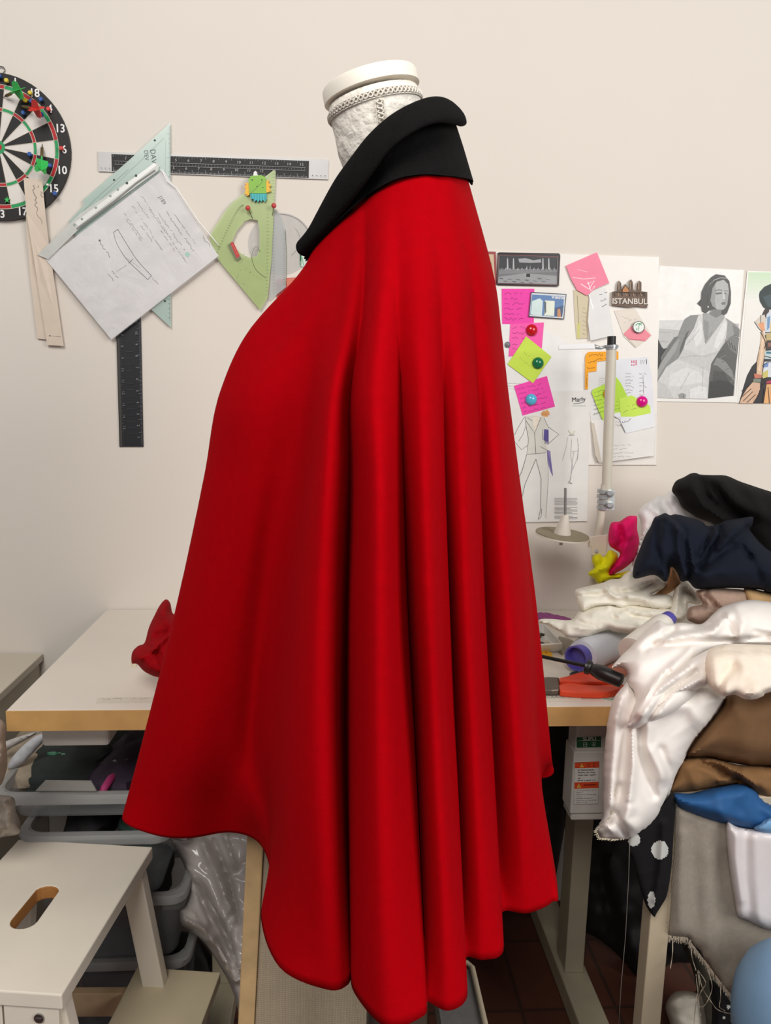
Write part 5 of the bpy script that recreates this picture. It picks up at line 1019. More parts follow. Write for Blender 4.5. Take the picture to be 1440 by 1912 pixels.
# purple fringed scrap, orange scrap, yellow tag, paper sheet, mint triangle
cloth('fabric_scrap', [(985,1150),(1004,1144),(1020,1144),(1040,1148),(1062,1153),(1067,1158),(1055,1164),(1030,1160),(1015,1163),(1002,1164),(985,1166)], table, mat((168, 84, 150), .9, .35, 300, 1, 500), .012, 8, [([(1005+i*6,1148),(1015+i*6,1160)],.003,1.5) for i in range(9)], .003, .2, 3, label='purple tufted scrap at the back of the table', cat='fabric', seed=31, rag=.8)
cloth('fabric_scrap', [(985,1150),(1002,1153),(1007,1160),(1004,1166),(985,1166)], lambda x, y: table(x, y)-.012, mat((232, 84, 50), .8, .05), .01, 6, (), .001, .1, 3, label='small orange scrap beside the purple one', cat='fabric', seed=32)
def flat_t(name, pts, z, h, m_, lab, cat, L=()):
    return sheet(name, pts, lambda x, y, k: onz(x, y, .7601+z)+Vector((0, 0, k)), h, m_, L, label=lab, cat=cat)
flat_t('yellow_tag', [(990,1216),(1020,1217),(1030,1222),(1032,1228),(1020,1229),(990,1226)], .001, .004, mat((238, 176, 34), .5), 'yellow plastic tag under the screwdriver shaft', 'tag', [('c', 1020,1222,1.2,ink)])
flat_t('paper_slip', [(990,1228),(1015,1233),(1080,1256),(1088,1262),(1060,1272),(1014,1276),(995,1270)], .0005, .0006, mat((222, 214, 198), .7), 'cream paper slip beneath the screwdriver', 'paper', [('l', [(1012,1235),(1017,1274)], .8, ink2)])
flat_t('marking_strip', [(990,1299),(1085,1301),(1086,1309),(990,1309)], .0003, .0005, mat((224, 218, 200), .5), 'paper strip with pencil ticks in front of the pliers', 'paper', [('l', [(1018+i*4,1304),(1020+i*4,1300+(i*7) % 5)], .6, ink2) for i in range(18)]+[('s', 1015,1302,1085,1302,4,210,.5,ink2)])
flat_t('set_square_tip', [(1121,1304),(1150,1301),(1156,1304),(1150,1310)], .0004, .0015, mat((186, 206, 192), .3, .02), 'tip of a mint green plastic square near the satin', 'set square', [('l', [(1121,1304),(1150,1309)], .9, ink)])
flat_t('rust_patch', [(1112,1252),(1150,1240),(1165,1236),(1172,1256),(1168,1264),(1140,1258)], .0002, .003, mat((196, 122, 98), .8, .08), 'terracotta coloured paper between cone and satin', 'paper')
flat_t('film_bag', [(1044,1190),(1062,1194),(1072,1200),(1064,1214),(1050,1224),(1040,1216),(1036,1208)], .0004, .003, mat((168, 160, 142), .3, .2, 200, alpha=.6), 'little clear packet beside the button tray', 'packet')

# ---------------- ivory satin over the table edge
sat = mat((240, 234, 227), .55, .02, 20, .08, 120, spec=.35)
sfront = pile((1120, 1.30), (1300, 1.13))
cloth('satin_cloth', [(1143,1246),(1160,1225),(1178,1208),(1190,1192),(1205,1178),(1222,1165),(1232,1158),(1250,1165),(1275,1163),(1305,1166),(1318,1160),(1330,1148),(1345,1135),(1362,1128),(1380,1123),(1402,1120),(1425,1122),(1460,1126),(1540,1130),(1540,1215),(1440,1210),(1380,1205),(1330,1215),(1316,1240),(1300,1300),(1260,1330),(1215,1350),(1180,1362),(1172,1350),(1180,1325),(1185,1300),(1172,1276),(1172,1258),(1160,1246)],
 lambda x, y: sfront(x, y)-.0, sat, .06, 40,
 [([(1185,1205),(1215,1185),(1245,1170)],.012,7), ([(1205,1212),(1235,1195),(1260,1172)],-.012,6), ([(1240,1195),(1290,1185),(1330,1180),(1360,1150)],.016,8), ([(1245,1180),(1290,1175),(1325,1165)],-.014,5), ([(1225,1205),(1300,1200),(1380,1195),(1440,1190)],-.012,6), ([(1375,1130),(1390,1160),(1380,1190)],.012,12), ([(1350,1150),(1372,1180)],-.010,7), ([(1210,1345),(1250,1290),(1300,1240),(1320,1225)],-.018,6), ([(1195,1330),(1230,1270),(1290,1215)],.014,9), ([(1180,1355),(1215,1300),(1250,1255)],-.010,5), ([(1172,1270),(1200,1240),(1260,1215)],.006,12), ([(1410,1180),(1440,1185)],-.008,6)], .0015, .014, 4, label='ivory satin spread across the tabletop with soft long folds', cat='fabric', seed=41)
cloth('satin_cloth', [(1166,1279),(1172,1275),(1186,1290),(1195,1300),(1230,1300),(1270,1290),(1320,1285),(1352,1300),(1356,1304),(1345,1325),(1325,1350),(1300,1378),(1286,1400),(1275,1425),(1262,1450),(1252,1478),(1240,1505),(1230,1525),(1215,1543),(1195,1556),(1178,1566),(1160,1568),(1140,1567),(1124,1568),(1118,1558),(1111,1549),(1118,1540),(1125,1525),(1124,1505),(1126,1470),(1126,1440),(1129,1400),(1132,1370),(1136,1340),(1142,1315),(1152,1295)],
 pile((1280, 1.145), (1560, 1.115)), sat, .045, 34,
 [([(1170,1365),(1165,1400),(1160,1440),(1158,1480)],-.012,12), ([(1150,1350),(1145,1420),(1140,1500)],.008,8), ([(1180,1370),(1182,1430),(1175,1490)],.014,9), ([(1196,1350),(1195,1400),(1210,1450),(1222,1485)],-.012,9), ([(1210,1340),(1208,1390),(1240,1450)],.012,12), ([(1235,1400),(1250,1440),(1245,1470)],-.008,8), ([(1156,1470),(1150,1500),(1140,1530)],-.008,8), ([(1175,1510),(1170,1530),(1185,1545)],.014,12), ([(1150,1520),(1160,1545),(1168,1562)],-.012,4), ([(1130,1540),(1145,1552)],.008,6), ([(1240,1310),(1290,1320),(1310,1350)],.010,16), ([(1160,1300),(1150,1340)],.010,7)], .0015, .02, 4, label='ivory satin hanging over the table edge down to a frayed end', cat='fabric', seed=42, rag=.5)
# frayed fringe at its end
rn = random.Random(5)
def threads(name, pts, D, n, l, m_, parent=None, lab=None, r=.0004, spread=8, seed=1, dirn=(0, 1)):
    rn = random.Random(seed); G = []; seg = []
    for i in range(len(pts)-1): seg.append(math.dist(pts[i], pts[i+1]))
    T_ = sum(seg)
    for k in range(n):
        t = rn.uniform(0, T_); i = 0
        while i < len(seg)-1 and t > seg[i]: t -= seg[i]; i += 1
        x = pts[i][0]+(pts[i+1][0]-pts[i][0])*t/seg[i]; y = pts[i][1]+(pts[i+1][1]-pts[i][1])*t/seg[i]; L_ = l*rn.uniform(.4, 1.3)
        dx, dy = dirn; sx = rn.uniform(-spread, spread)*.12*l/8
        d = D(x, y) if callable(D) else D
        G.append(tube([at(x, y, d), at(x+dx*L_*.5+sx, y+dy*L_*.5+rn.uniform(-1, 1), d-.002), at(x+dx*L_+sx*1.5+rn.uniform(-1, 1), y+dy*L_, d-rn.uniform(0, .004))], r, 4))
    return add(name, join(*G)[:2], m_, parent, label=lab)
stn = [o for o in SC.collection.objects if o.get('label', '').startswith('ivory satin hanging')][0]
fr = threads('fringe', [(1150,1470),(1148,1500),(1140,1525),(1125,1540),(1114,1550),(1120,1564),(1145,1567),(1170,1566)], 1.088, 100, 7, mat((216, 204, 178), .9), stn, 'frayed threads', seed=3, dirn=(-.6, .4), spread=14)
fr['kind'] = 'stuff'
cloth('satin_cloth', [(1174,1360),(1171,1354),(1176,1346),(1180,1330),(1190,1318),(1200,1305),(1211,1280),(1208,1276),(1240,1262),(1275,1240),(1306,1222),(1330,1215),(1330,1262),(1318,1280),(1292,1291),(1265,1300),(1240,1318),(1208,1336),(1190,1350)], pile((1215,1.14),(1355,1.085)), sat, .03, 16, [([(1210,1325),(1250,1290),(1300,1255)],-.012,5), ([(1196,1330),(1230,1290),(1290,1245)],.010,7), ([(1225,1322),(1270,1290),(1310,1268)],.008,5)], .002, .02, 4, label='pointed ivory satin flap folded over the hanging satin', cat='fabric', seed=43)
cloth('cotton_cloth', [(1316,1222),(1325,1212),(1345,1205),(1370,1202),(1440,1204),(1540,1206),(1540,1280),(1440,1292),(1425,1300),(1408,1306),(1390,1305),(1372,1297),(1352,1300),(1336,1292),(1324,1280),(1318,1262),(1314,1240)], pile((1200,1.15),(1306,1.07)), fab((236, 224, 206), .8), .05, 26, [([(1385,1230),(1400,1260),(1420,1290)],.006,14), ([(1345,1290),(1350,1265),(1370,1245)],-.008,8), ([(1360,1295),(1400,1300),(1440,1285)],.008,8), ([(1330,1215),(1390,1212),(1440,1214)],-.006,4)], .0015, .018, 5, label='cream cotton cloth bulging over the front right of the heap', cat='fabric', seed=44)
# ---------------- hanging fabrics in front of the second table
brn = fab((116, 86, 58), .85, .02)
cloth('fabric', [(1262,1452),(1275,1425),(1286,1400),(1305,1370),(1325,1345),(1345,1318),(1358,1298),(1374,1293),(1400,1300),(1440,1288),(1540,1270),(1540,1440),(1440,1432),(1400,1430),(1370,1425),(1345,1420),(1320,1414),(1300,1415),(1282,1418)], 1.16, brn, .06, 50, [([(1360,1310),(1340,1350),(1300,1400)],.008,20), ([(1380,1320),(1400,1400)],.006,30), ([(1290,1405),(1340,1412),(1400,1424)],.008,7)], .002, .008, 6, label='brown fabric hanging below the cream cotton cloth', cat='fabric', group=GP, seed=51)
cloth('fabric', [(1248,1480),(1258,1450),(1268,1425),(1285,1416),(1320,1414),(1350,1420),(1380,1428),(1440,1432),(1540,1440),(1540,1510),(1440,1500),(1400,1478),(1380,1466),(1350,1468),(1320,1474),(1290,1480)], 1.15, fab((128, 94, 60), .85, .02), .035, 22, [([(1310,1425),(1350,1440),(1380,1455)],-.016,6), ([(1335,1418),(1375,1440),(1410,1465)],.010,5), ([(1345,1460),(1370,1450),(1360,1440)],.010,5), ([(1390,1440),(1430,1470)],.010,10), ([(1345,1445),(1400,1470)],-.012,4), ([(1290,1430),(1300,1465)],.006,12)], .002, .02, 4, label='lower tumbled brown fabric between the brown hanging and the blue one', cat='fabric', group=GP, seed=52)
cloth('fabric', [(1255,1482),(1290,1481),(1320,1474),(1350,1468),(1385,1464),(1410,1474),(1440,1500),(1540,1520),(1540,1560),(1440,1556),(1400,1553),(1370,1546),(1340,1539),(1310,1530),(1285,1520),(1262,1505)], 1.135, fab((42, 88, 138), .6, .05), .05, 26, [([(1340,1480),(1350,1520)],.008,16), ([(1290,1490),(1330,1510),(1380,1530)],.006,14), ([(1400,1490),(1430,1530)],-.006,10)], .002, .012, 5, label='blue fabric rolled below the brown fabrics', cat='fabric', group=GP, seed=53)
cloth('fabric', [(1408,1546),(1420,1538),(1440,1526),(1540,1500),(1540,1552),(1440,1557),(1420,1553)], 1.09, fab((120, 164, 204), .6), .015, 10, (), .002, .02, 5, label='light blue fabric corner in front of the blue fabric', cat='fabric', group=GP, seed=54)
lin_ = mat((192, 180, 164), .92, .06, 120, .8, 330, kind='weave', spec=.1, dist=.001)
ln_o = [(1258,1500),(1300,1510),(1360,1530),(1440,1540),(1540,1540),(1540,1850),(1440,1868),(1400,1870),(1378,1862),(1365,1855),(1352,1846),(1345,1830),(1335,1818),(1325,1800),(1315,1790),(1308,1775),(1298,1768),(1290,1755),(1284,1752),(1248,1748),(1247,1735),(1250,1700),(1250,1660),(1255,1600),(1257,1550)]
cloth('fabric', ln_o, 1.125, lin_, .022, 26, [([(1290,1540),(1295,1620),(1300,1740)],-.005,12), ([(1275,1560),(1272,1650),(1275,1740)],.005,12), ([(1350,1600),(1345,1700),(1365,1800)],-.005,14), ([(1325,1600),(1320,1700),(1340,1790)],.004,14)], .0012, .01, 6, label='grey beige linen hanging with a long frayed lower edge', cat='fabric', group=GP, seed=55, smoothn=0, rag=.6)
lo = [o for o in SC.collection.objects if o.get('label', '').startswith('grey beige linen')][0]
tcx = mat((190, 176, 156), .9)
f1 = threads('fringe', [(1249,1746),(1284,1750),(1300,1772),(1320,1798),(1345,1832),(1365,1856),(1380,1864)], 1.12, 260, 11, tcx, lo, 'frayed warp threads', r=.00045, seed=8); f1['kind'] = 'stuff'
f2 = threads('fringe', [(1257,1520),(1255,1600),(1250,1700),(1248,1745)], 1.12, 160, 5, tcx, lo, 'short side fray', r=.00035, seed=9, dirn=(-1, .2)); f2['kind'] = 'stuff'
for P_ in [[(1256,1752),(1256,1780),(1252,1808)], [(1290,1755),(1292,1785),(1300,1812)], [(1303,1815),(1306,1840),(1300,1870),(1296,1912),(1297,1930)], [(1304,1812),(1312,1845),(1328,1870),(1340,1885),(1360,1892),(1380,1893)], [(1300,1820),(1303,1850),(1306,1880),(1309,1896)], [(1318,1800),(1330,1840),(1322,1868),(1312,1880),(1306,1876)], [(1345,1835),(1346,1860),(1344,1880),(1352,1886),(1354,1892)], [(1306,1815),(1318,1835),(1310,1850),(1302,1868)]]:
    q = crom([(float(a), float(b)) for a, b in P_], 6); add('loose_thread', tube([at(x, y, 1.10+.006*math.sin(i*.9)) for i, (x, y) in enumerate(q)], .0007, 5), tcx, lo, smooth=180)
cloth('satin_cloth', [(1357,1535),(1380,1545),(1440,1550),(1540,1550),(1540,1745),(1440,1736),(1420,1730),(1395,1718),(1378,1710),(1372,1680),(1366,1645),(1360,1600)], 1.10, mat((222, 214, 212), .35, .02, 20, .1, 120, spec=.45), .02, 22, [([(1376,1550),(1374,1600),(1385,1680)],.004,8), ([(1392,1560),(1392,1640),(1402,1720)],-.004,9), ([(1412,1560),(1415,1640),(1420,1720)],.004,10)], .0005, .01, 4, label='white satin panel hanging in front of the grey beige linen', cat='fabric', seed=56)
# polka dot black fabric
dk = fab((22, 20, 22), .85, .02); dt = mat((196, 196, 190), .8, .03)
cloth('dotted_fabric', [(1175,1565),(1200,1545),(1235,1505),(1256,1478),(1262,1500),(1258,1560),(1254,1620),(1246,1670),(1236,1690),(1226,1706),(1222,1712),(1212,1700),(1204,1685),(1196,1660),(1188,1630),(1180,1600),(1172,1590)], 1.105, [dk, dt], .008, 16, [([(1240,1540),(1235,1620),(1225,1680)],.008,8)], .001, .015, 3, label='black fabric with large white dots hanging behind the table leg', cat='fabric', seed=57, dots=[(1184,1568,11.5,12),(1232.5,1587,16,17.5),(1216.5,1680,7,16)])

# ---------------- lower right
ball = mat((132, 168, 200), .45, .03)
bc = at(1500, 1884, .98); br = (at(1378, 1884, .98)-bc).length*.97
bt2 = thing('cushion_stool', 'light blue rounded stool seat at the bottom right corner', 'stool', Vector((bc.x, bc.y, 0)))
add('seat', lathe(bc-Vector((0, 0, br*1.0)), bc+Vector((0, 0, br)), [(0, br*.55), (.03, br*.7), (.1, br*.86), (.25, br*.97), (.42, br), (.6, br*.97), (.75, br*.86), (.87, br*.66), (.95, br*.42), (1, .001)], 48), ball, bt2, smooth=180)
add('stem', cyl((bc.x, bc.y, .04), (bc.x, bc.y, bc.z-br+.01), .02), mt_, bt2, smooth=40)
add('base', lathe((bc.x, bc.y, 0), (bc.x, bc.y, .05), [(0, .18), (.4, .18), (1, .03)], 32), bkp, bt2, smooth=40)
cloth('bundle', [(1243,1880),(1250,1862),(1262,1852),(1278,1850),(1292,1852),(1310,1860),(1316,1890),(1316,1935),(1262,1935),(1250,1905)], 1.3, fab((206, 198, 182)), .06, 26, [([(1250,1872),(1275,1862),(1310,1864)],.006,5)], .002, .03, 5, label='whitish rounded bundle on the floor behind the linen fringe', cat='bundle', seed=61)
cloth('fabric', [(1272,1760),(1290,1800),(1300,1850),(1276,1850),(1274,1870),(1274,1935),(1340,1935),(1345,1850),(1310,1790)], 1.34, fab((84, 80, 68)), .02, 14, (), .002, .02, 6, label='olive grey fabric hanging behind the linen fringe', cat='fabric', seed=62)
cloth('dotted_fabric', [(1325,1830),(1345,1840),(1380,1850),(1400,1860),(1400,1940),(1335,1940),(1330,1880)], 1.25, [fab((28, 26, 28), .8), dt], .03, 16, (), .003, .03, 3, label='black fabric with small pale dots beside the blue seat', cat='fabric', seed=63, dots=[(1361,1880,3.6,4),(1370,1861,3,3),(1368,1905,3,3.5),(1352,1900,2.5,2.5),(1376,1920,3,3),(1356,1856,2.5,2.5),(1350,1925,2.5,2.5)])

# ---------------- motor control box under the table
def cb(px, py, D=1.27): return at(px, py, D)
cbx = thing('control_box', 'white motor control box with warning stickers under the table', 'control box', cb(1098, 1530)+Vector((0, .05, 0)))
cwm = mat((206, 202, 192), .45, .03, 20)
z_t, z_b = .725, cb(1096, 1530).z; xl_, xr_ = cb(1064, 1500).x, cb(1128, 1500).x; y_ = CAM.y+1.27
hs = add('housing', join(box(xl_+.004, xr_+.012, y_, y_+.045, cb(1096, 1405).z, z_t), box(xl_, xr_+.010, y_-.006, y_+.045, z_b+.014, cb(1096, 1400).z), box(xl_+.003, xr_+.010, y_-.003, y_+.045, z_b, z_b+.014))[:2], cwm, cbx, bevel=.003)
gcl = mat((24, 84, 52), .5); stw = mat((214, 212, 204), .5); orr = mat((214, 74, 34), .5); yel = mat((232, 190, 80), .5)
def CM(px, py, k): return at(px, py, 1.27-.0062-k)
def CM2(px, py, k): return at(px, py, 1.27-.0002-k)
sheet('brand_plate', [(1077,1377),(1123,1375),(1122.5,1395),(1077,1396)], CM2, .001, gcl, [('t', 'SUPU', 1101,1380,9.5,0,1.1,1,stw), ('l', [(1079,1383.5),(1121,1382.5)], .6, stw), ('l', [(1089,1387),(1096,1387)],.8,stw), ('l', [(1089,1390),(1096,1390)],.7,stw), ('l', [(1089,1394),(1096,1394)],.7,stw), ('l', [(1090,1387),(1090,1394)],.7,stw), ('l', [(1096,1387),(1096,1394)],.7,stw), ('l', [(1105,1387),(1113,1386)],.8,stw), ('l', [(1105,1390),(1113,1389)],.7,stw), ('l', [(1106,1393),(1113,1392)],.7,stw), ('l', [(1109,1386),(1109,1393)],.7,stw)], hs, label='green plate reading SUPU')
L = [('p', [(1073.5,1423.5),(1119,1421.5),(1119,1433.5),(1073.5,1434.5)], orr), ('p', [(1073,1461),(1118,1459.5),(1118,1471.5),(1073,1473)], orr), ('p', [(1083,1433),(1086.5,1425),(1090.5,1432.7)], yel), ('p', [(1077,1471),(1081,1463.5),(1086,1470.7)], yel), ('l', [(1086.5,1427.5),(1086.5,1431)], .8, ink), ('l', [(1081.3,1466),(1081.3,1469.5)], .8, ink),
     ('l', [(1096,1427),(1102,1427)], 1.2, mat((90, 40, 24), .6)), ('l', [(1096,1431),(1102,1431)], 1, mat((90, 40, 24), .6)), ('l', [(1107,1426.5),(1112,1426.5)], 1.2, mat((90, 40, 24), .6)), ('l', [(1107,1430.5),(1112,1430.5)], 1, mat((90, 40, 24), .6)), ('l', [(1090,1466),(1113,1465)], 2.6, mat((150, 34, 20), .6))]
for k, (y, x1) in enumerate([(1438,1110),(1443,1112),(1447.5,1114),(1453,1084),(1457.5,1112)]): L.append(('s', 1079, y, x1, y-.6, 1.8, 400+k, 1.3, ink))
for k, (y, x1) in enumerate([(1476,1114),(1480,1089),(1484,1115),(1488,1086),(1491,1106),(1495,1115),(1499,1098)]): L.append(('s', 1076, y, x1, y-.8, 1.4, 420+k, .7, ink2))
L += [('l', [(1072.5,1424),(1072,1502),(1117,1500.5),(1119.5,1422),(1072.5,1424)], .5, ink2)]
sheet('warning_sticker', [(1072.5,1424),(1075,1422.5),(1118,1420.8),(1119.8,1422.5),(1117.3,1501),(1072,1502.3)], CM, .0006, stw, L, hs, label='white sticker with two red orange warning bars')

# ---------------- black things under the table, right
cloth('dark_bag', [(1060,1372),(1130,1360),(1260,1380),(1330,1500),(1330,1700),(1320,1790),(1250,1800),(1215,1840),(1190,1840),(1160,1790),(1120,1755),(1090,1740),(1062,1735),(1056,1600)], lambda x, y: 1.56-(x-1070)*.0004, mat((24, 22, 22), .7, .2, 12, .3, 60), .04, 40, [([(1140,1620),(1180,1750),(1190,1850)],.020,16), ([(1120,1600),(1150,1760)],-.012,8)], .012, .015, 8, label='large black bag standing under the table behind the control box', cat='bag', seed=71)  # bag outline made broad so its black also darkens the space under the table
cloth('dark_bag', [(940,1352),(1066,1352),(1060,1500),(1045,1600),(1030,1670),(1010,1688),(960,1690),(900,1690),(880,1600),(900,1400)], 1.62, mat((34, 28, 24), .8, .3, 12, .3, 60), .03, 40, [([(1046,1470),(1056,1500)],.012,4)], .010, .02, 8, label='dark brown bag against the wall behind the cape', cat='bag', seed=72)
add('hanging_thread', tube([at(x, y, 1.09) for x, y in [(1176,1568),(1174,1640),(1168,1750),(1160,1840),(1155,1920)]], .0005, 5), mat((120, 112, 104), .8), smooth=180, label='single thread dangling from the satin end down to the floor', cat='thread')

# ================================================================ under the table, left: storage boxes
def plast(a, c=(196, 200, 202)):
    return mat(c, .25, .03, 10, alpha=a)
def tub(name, lab, x0, x1, y0, y1, z0, z1, m_, lip=.012, parent=None):
    t = .002; r = [(x0, y0), (x1, y0), (x1, y1), (x0, y1)]
    cx_, cy_ = (x0+x1)/2, (y0+y1)/2
    def rr(s, z, rad=.03):
        P_ = []
        hx, hy = (x1-x0)/2+s, (y1-y0)/2+s
        for qx, qy, a0 in ((1, -1, -90), (1, 1, 0), (-1, 1, 90), (-1, -1, 180)):
            for k in range(5): a = R(a0+k*22.5); P_.append(Vector((cx_+qx*(hx-rad)+math.cos(a)*rad, cy_+qy*(hy-rad)+math.sin(a)*rad, z)))
        return P_
    b = thing('storage_box', lab, 'storage box', (cx_, cy_, z0))
    add('box_body', rings([rr(-.018, z0), rr(0, z1), rr(-.002, z1), rr(-.020, z0+.002)]), m_, b, smooth=40)
    add('rim', rings([rr(-.001, z1-.018), rr(lip-.002, z1-.018), rr(lip, z1-.004), rr(lip-.002, z1), rr(-.003, z1), rr(-.003, z1-.016)], cap=False), plast(.62, (178, 178, 176)), b, smooth=40)
    return b, rr
xL, xR = at(-10, 1480, 1.27).x, at(300, 1600, 1.25).x
z1b = at(120, 1482, 1.27).z
b1, _ = tub('a', 'topmost shallow clear storage box on the stack under the left of the table', xL, xR-.005, CAM.y+1.275, CAM.y+1.62, z1b-.055, z1b, plast(.25))
# raised lip
pz = [at(x, y, 1.265) for x, y in [(66,1477),(84,1458),(170,1459),(180,1477)]]
add('front_lip', (pz+[p+Vector((0, .003, 0)) for p in pz], [(0,1,2,3), (7,6,5,4), (0,1,5,4), (1,2,6,5), (2,3,7,6)]), plast(.6, (176, 174, 168)), b1)
xL2, xR2 = at(32, 1520, 1.23).x, at(302, 1560, 1.22).x
z2 = at(130, 1512, 1.24).z
b2, _ = tub('b', 'second clear storage box from the top, pulled slightly forward', xL2, xR2, CAM.y+1.245, CAM.y+1.60, z1b-.19, z1b-.058, plast(.24, (150, 160, 164)))
b3, _ = tub('c', 'third clear storage box of the stack behind the step stool', xL2+.02, at(336, 1680, 1.26).x, CAM.y+1.27, CAM.y+1.60, z1b-.335, z1b-.193, plast(.26, (150, 154, 158)))
b4, _ = tub('d', 'lowest clear storage box of the stack, on the floor', xL2+.02, at(336, 1700, 1.26).x, CAM.y+1.29, CAM.y+1.62, .004, z1b-.338, plast(.26, (150, 154, 158)))
def content(o, D, c, lab, seed, bulge=.03): cloth('stored_fabric', o, D, fab(c), bulge, 14, (), .006, .03, 6, label=lab, cat='fabric', seed=seed)
# contents of the boxes as real lumps of cloth
def lump(name, cx_, cy_, cz_, rx, ry, rz, c, lab, seed, alpha=1, rough=.8, cat='fabric', group=None):
    rs = []; n = 24
    for i in range(13):
        a = math.pi*i/12; qq = max(math.sin(a), .01)
        rg_ = []
        for j in range(n):
            v = Vector((math.cos(2*math.pi*j/n)*qq, math.sin(2*math.pi*j/n)*qq, math.cos(a))); d = 1+.28*noise.noise(v*2.2+Vector((seed, 0, 0)))+.1*noise.noise(v*6+Vector((seed, 3, 0)))
            rg_.append(Vector((cx_+max(-1, min(1, v.x*d*1.15))*rx, cy_+max(-1, min(1, v.y*d*1.15))*ry, cz_+v.z*d*rz)))
        rs.append(rg_)
    return add(name, rings(rs), mat(c, rough, .15, 40, .3, 200, alpha=alpha), smooth=60, label=lab, cat=cat, group=group)
mx = (xL+xR)/2; my = CAM.y+1.44
zc1 = z1b-.03
def X(px, D=1.3): return at(px, 1450, D).x
lump('stored_fabric', X(60,1.4), my+.02, zc1+.010, .075, .12, .028, (160, 146, 126), 'beige fabric in the left part of the top storage box', 1)
lump('stored_fabric', X(150,1.45), my, zc1+.008, .085, .11, .036, (44, 52, 50), 'dark green grey fabric in the middle of the top storage box', 2)
lump('stored_fabric', X(225,1.4), my-.02, zc1+.006, .060, .11, .032, (54, 40, 58), 'dark plum fabric at the right of the top storage box', 3)
add('magenta_ribbon', tube([at(x, y, d) for x, y, d in [(188,1486,1.29),(196,1470,1.30),(206,1455,1.32),(222,1440,1.38),(236,1430,1.42)]], [.006, .007, .007, .006, .004], 8), mat((178, 52, 110), .6), smooth=180, label='magenta ribbon looped at the right of the top storage box', cat='ribbon')
cloth('film_packet', [(84,1406),(105,1401),(130,1405),(134,1414),(118,1420),(92,1420)], 1.42, mat((70, 150, 116), .2, .1), .02, 8, (), .006, .06, 4, label='shiny green packet on top of the storage box', cat='packet', seed=81)
cloth('film_packet', [(134,1412),(160,1418),(185,1420),(205,1416),(240,1414),(252,1420),(250,1430),(200,1432),(150,1428)], 1.40, mat((150, 146, 148), .15, .2, 100, alpha=.8), .02, 8, [([(180,1418),(196,1428)],.008,3), ([(210,1420),(235,1426)],.008,3)], .006, .06, 4, label='crinkled clear packet on the top storage box', cat='packet', seed=82)
cloth('film_packet', [(60,1398),(90,1396),(150,1400),(175,1396),(205,1398),(200,1416),(150,1410),(100,1402)], 1.46, mat((176, 160, 126), .7, .15), .02, 10, (), .006, .05, 5, label='crumpled kraft paper behind the green packet', cat='paper', seed=83)
def inbox(b0x, b1x, zlo, zhi, c, lab, seed): lump('stored_fabric', (b0x+b1x)/2, my-.035, (zlo+zhi)/2, (b1x-b0x)/2*.86, .10, (zhi-zlo)/2*.80, c, lab, seed)
xm = xL2+(xR2-xL2)*.5
inbox(xL2+.02, xm, z1b-.185, z1b-.066, (22, 20, 22), 'black fabric filling the left of the second storage box', 5)
inbox(xm+.003, xR2-.02, z1b-.185, z1b-.066, (32, 54, 46), 'dark green fabric filling the right of the second storage box', 6)
inbox(xL2+.04, xR2-.02, z1b-.33, z1b-.20, (52, 36, 40), 'dark maroon fabric in the third storage box', 7)
inbox(xL2+.04, xR2-.02, .01, z1b-.345, (30, 24, 26), 'blackish fabric in the lowest storage box', 8)
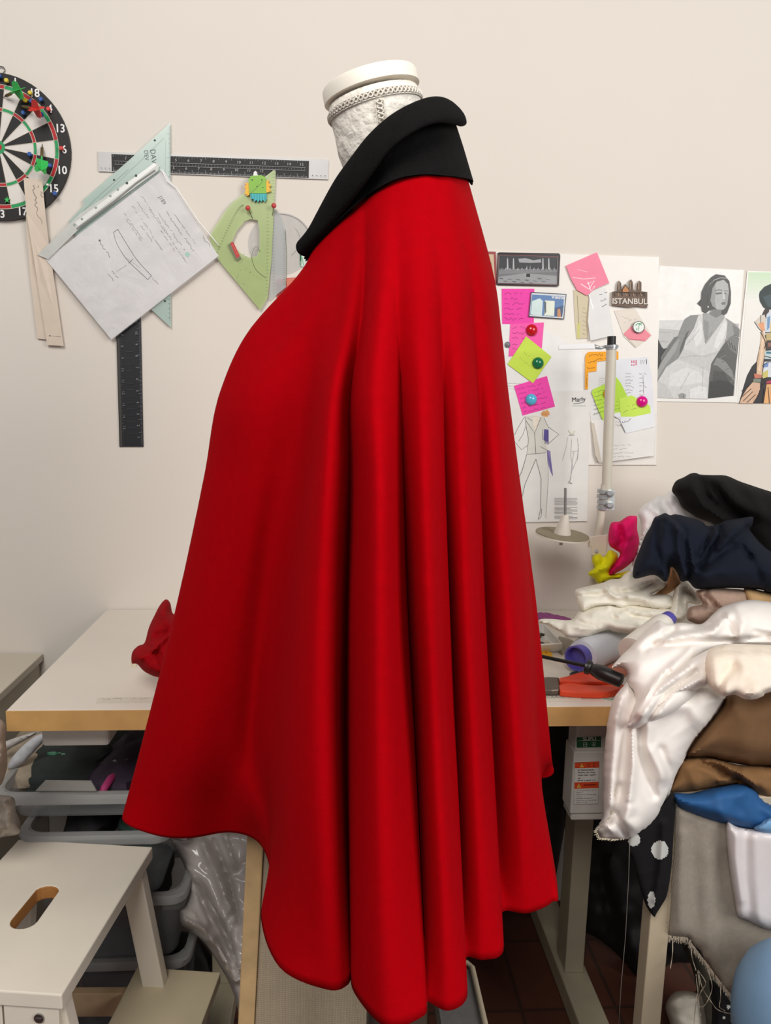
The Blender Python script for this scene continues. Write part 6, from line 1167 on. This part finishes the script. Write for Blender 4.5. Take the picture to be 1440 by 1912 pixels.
# crumpled greyish papers and bag at the far left
cloth('paper_bag', [(-60,1330),(4,1345),(10,1380),(14,1420),(10,1445),(-4,1470),(-60,1480)], 1.10, mat((146, 130, 112), .8, .1, 20), .03, 16, [([(2,1400),(-10,1440)],.010,5)], .008, .03, 6, label='brown paper bag edge at the left frame border', cat='bag', seed=91)
cloth('paper_sheet', [(20,1418),(40,1395),(62,1377),(78,1370),(92,1372),(72,1395),(56,1412),(40,1428),(15,1436)], 1.36, mat((198, 198, 202), .6, .03), .006, 10, (), .003, .04, 5, label='folded pale grey paper sticking up behind the top storage box', cat='paper', seed=92)
cloth('paper_sheet', [(0,1392),(16,1382),(60,1368),(72,1367),(40,1386),(18,1398),(8,1406)], 1.38, mat((186, 180, 176), .6, .05), .006, 8, (), .003, .05, 4, label='crumpled pale paper just under the table corner', cat='paper', seed=93)
cloth('plastic_bag', [(-60,1480),(0,1484),(26,1490),(30,1516),(38,1535),(36,1556),(10,1562),(-60,1570)], 1.16, mat((150, 138, 124), .3, .15, 30), .03, 16, [([(10,1495),(14,1545)],.012,5)], .008, .04, 6, label='greyish plastic bag left of the second storage box', cat='bag', seed=94)
# transparent garment bag
gbm = mat((186, 177, 172), .2, .04, 8, .35, 22, spec=.6)
cloth('garment_bag', [(318,1564),(345,1568),(380,1552),(450,1545),(500,1560),(500,1700),(480,1925),(455,1925),(440,1868),(425,1830),(405,1795),(385,1765),(366,1745),(340,1728),(335,1700),(345,1690),(352,1660),(345,1620),(330,1590)], lambda x, y: 1.40-(y-1550)*.0006, gbm, .05, 24, [([(345,1620),(380,1660),(420,1740),(450,1830)],.020,6), ([(360,1640),(400,1730),(440,1800)],-.016,6), ([(400,1570),(430,1650),(445,1720)],-.014,5), ([(380,1575),(400,1620),(430,1700)],.012,8), ([(345,1715),(380,1735),(410,1775),(440,1830)],.018,6), ([(420,1560),(440,1620)],.010,5)], .005, .025, 4, label='shiny clear garment bag slumped beside the wooden edged board', cat='bag', seed=95)
cloth('paper_scrap', [(305,1563),(335,1560),(352,1560),(348,1572),(335,1568),(322,1566)], 1.38, mat((216, 210, 214), .6), .008, 5, (), .002, .06, 3, label='white paper scrap just under the left cape hem', cat='paper', seed=96)
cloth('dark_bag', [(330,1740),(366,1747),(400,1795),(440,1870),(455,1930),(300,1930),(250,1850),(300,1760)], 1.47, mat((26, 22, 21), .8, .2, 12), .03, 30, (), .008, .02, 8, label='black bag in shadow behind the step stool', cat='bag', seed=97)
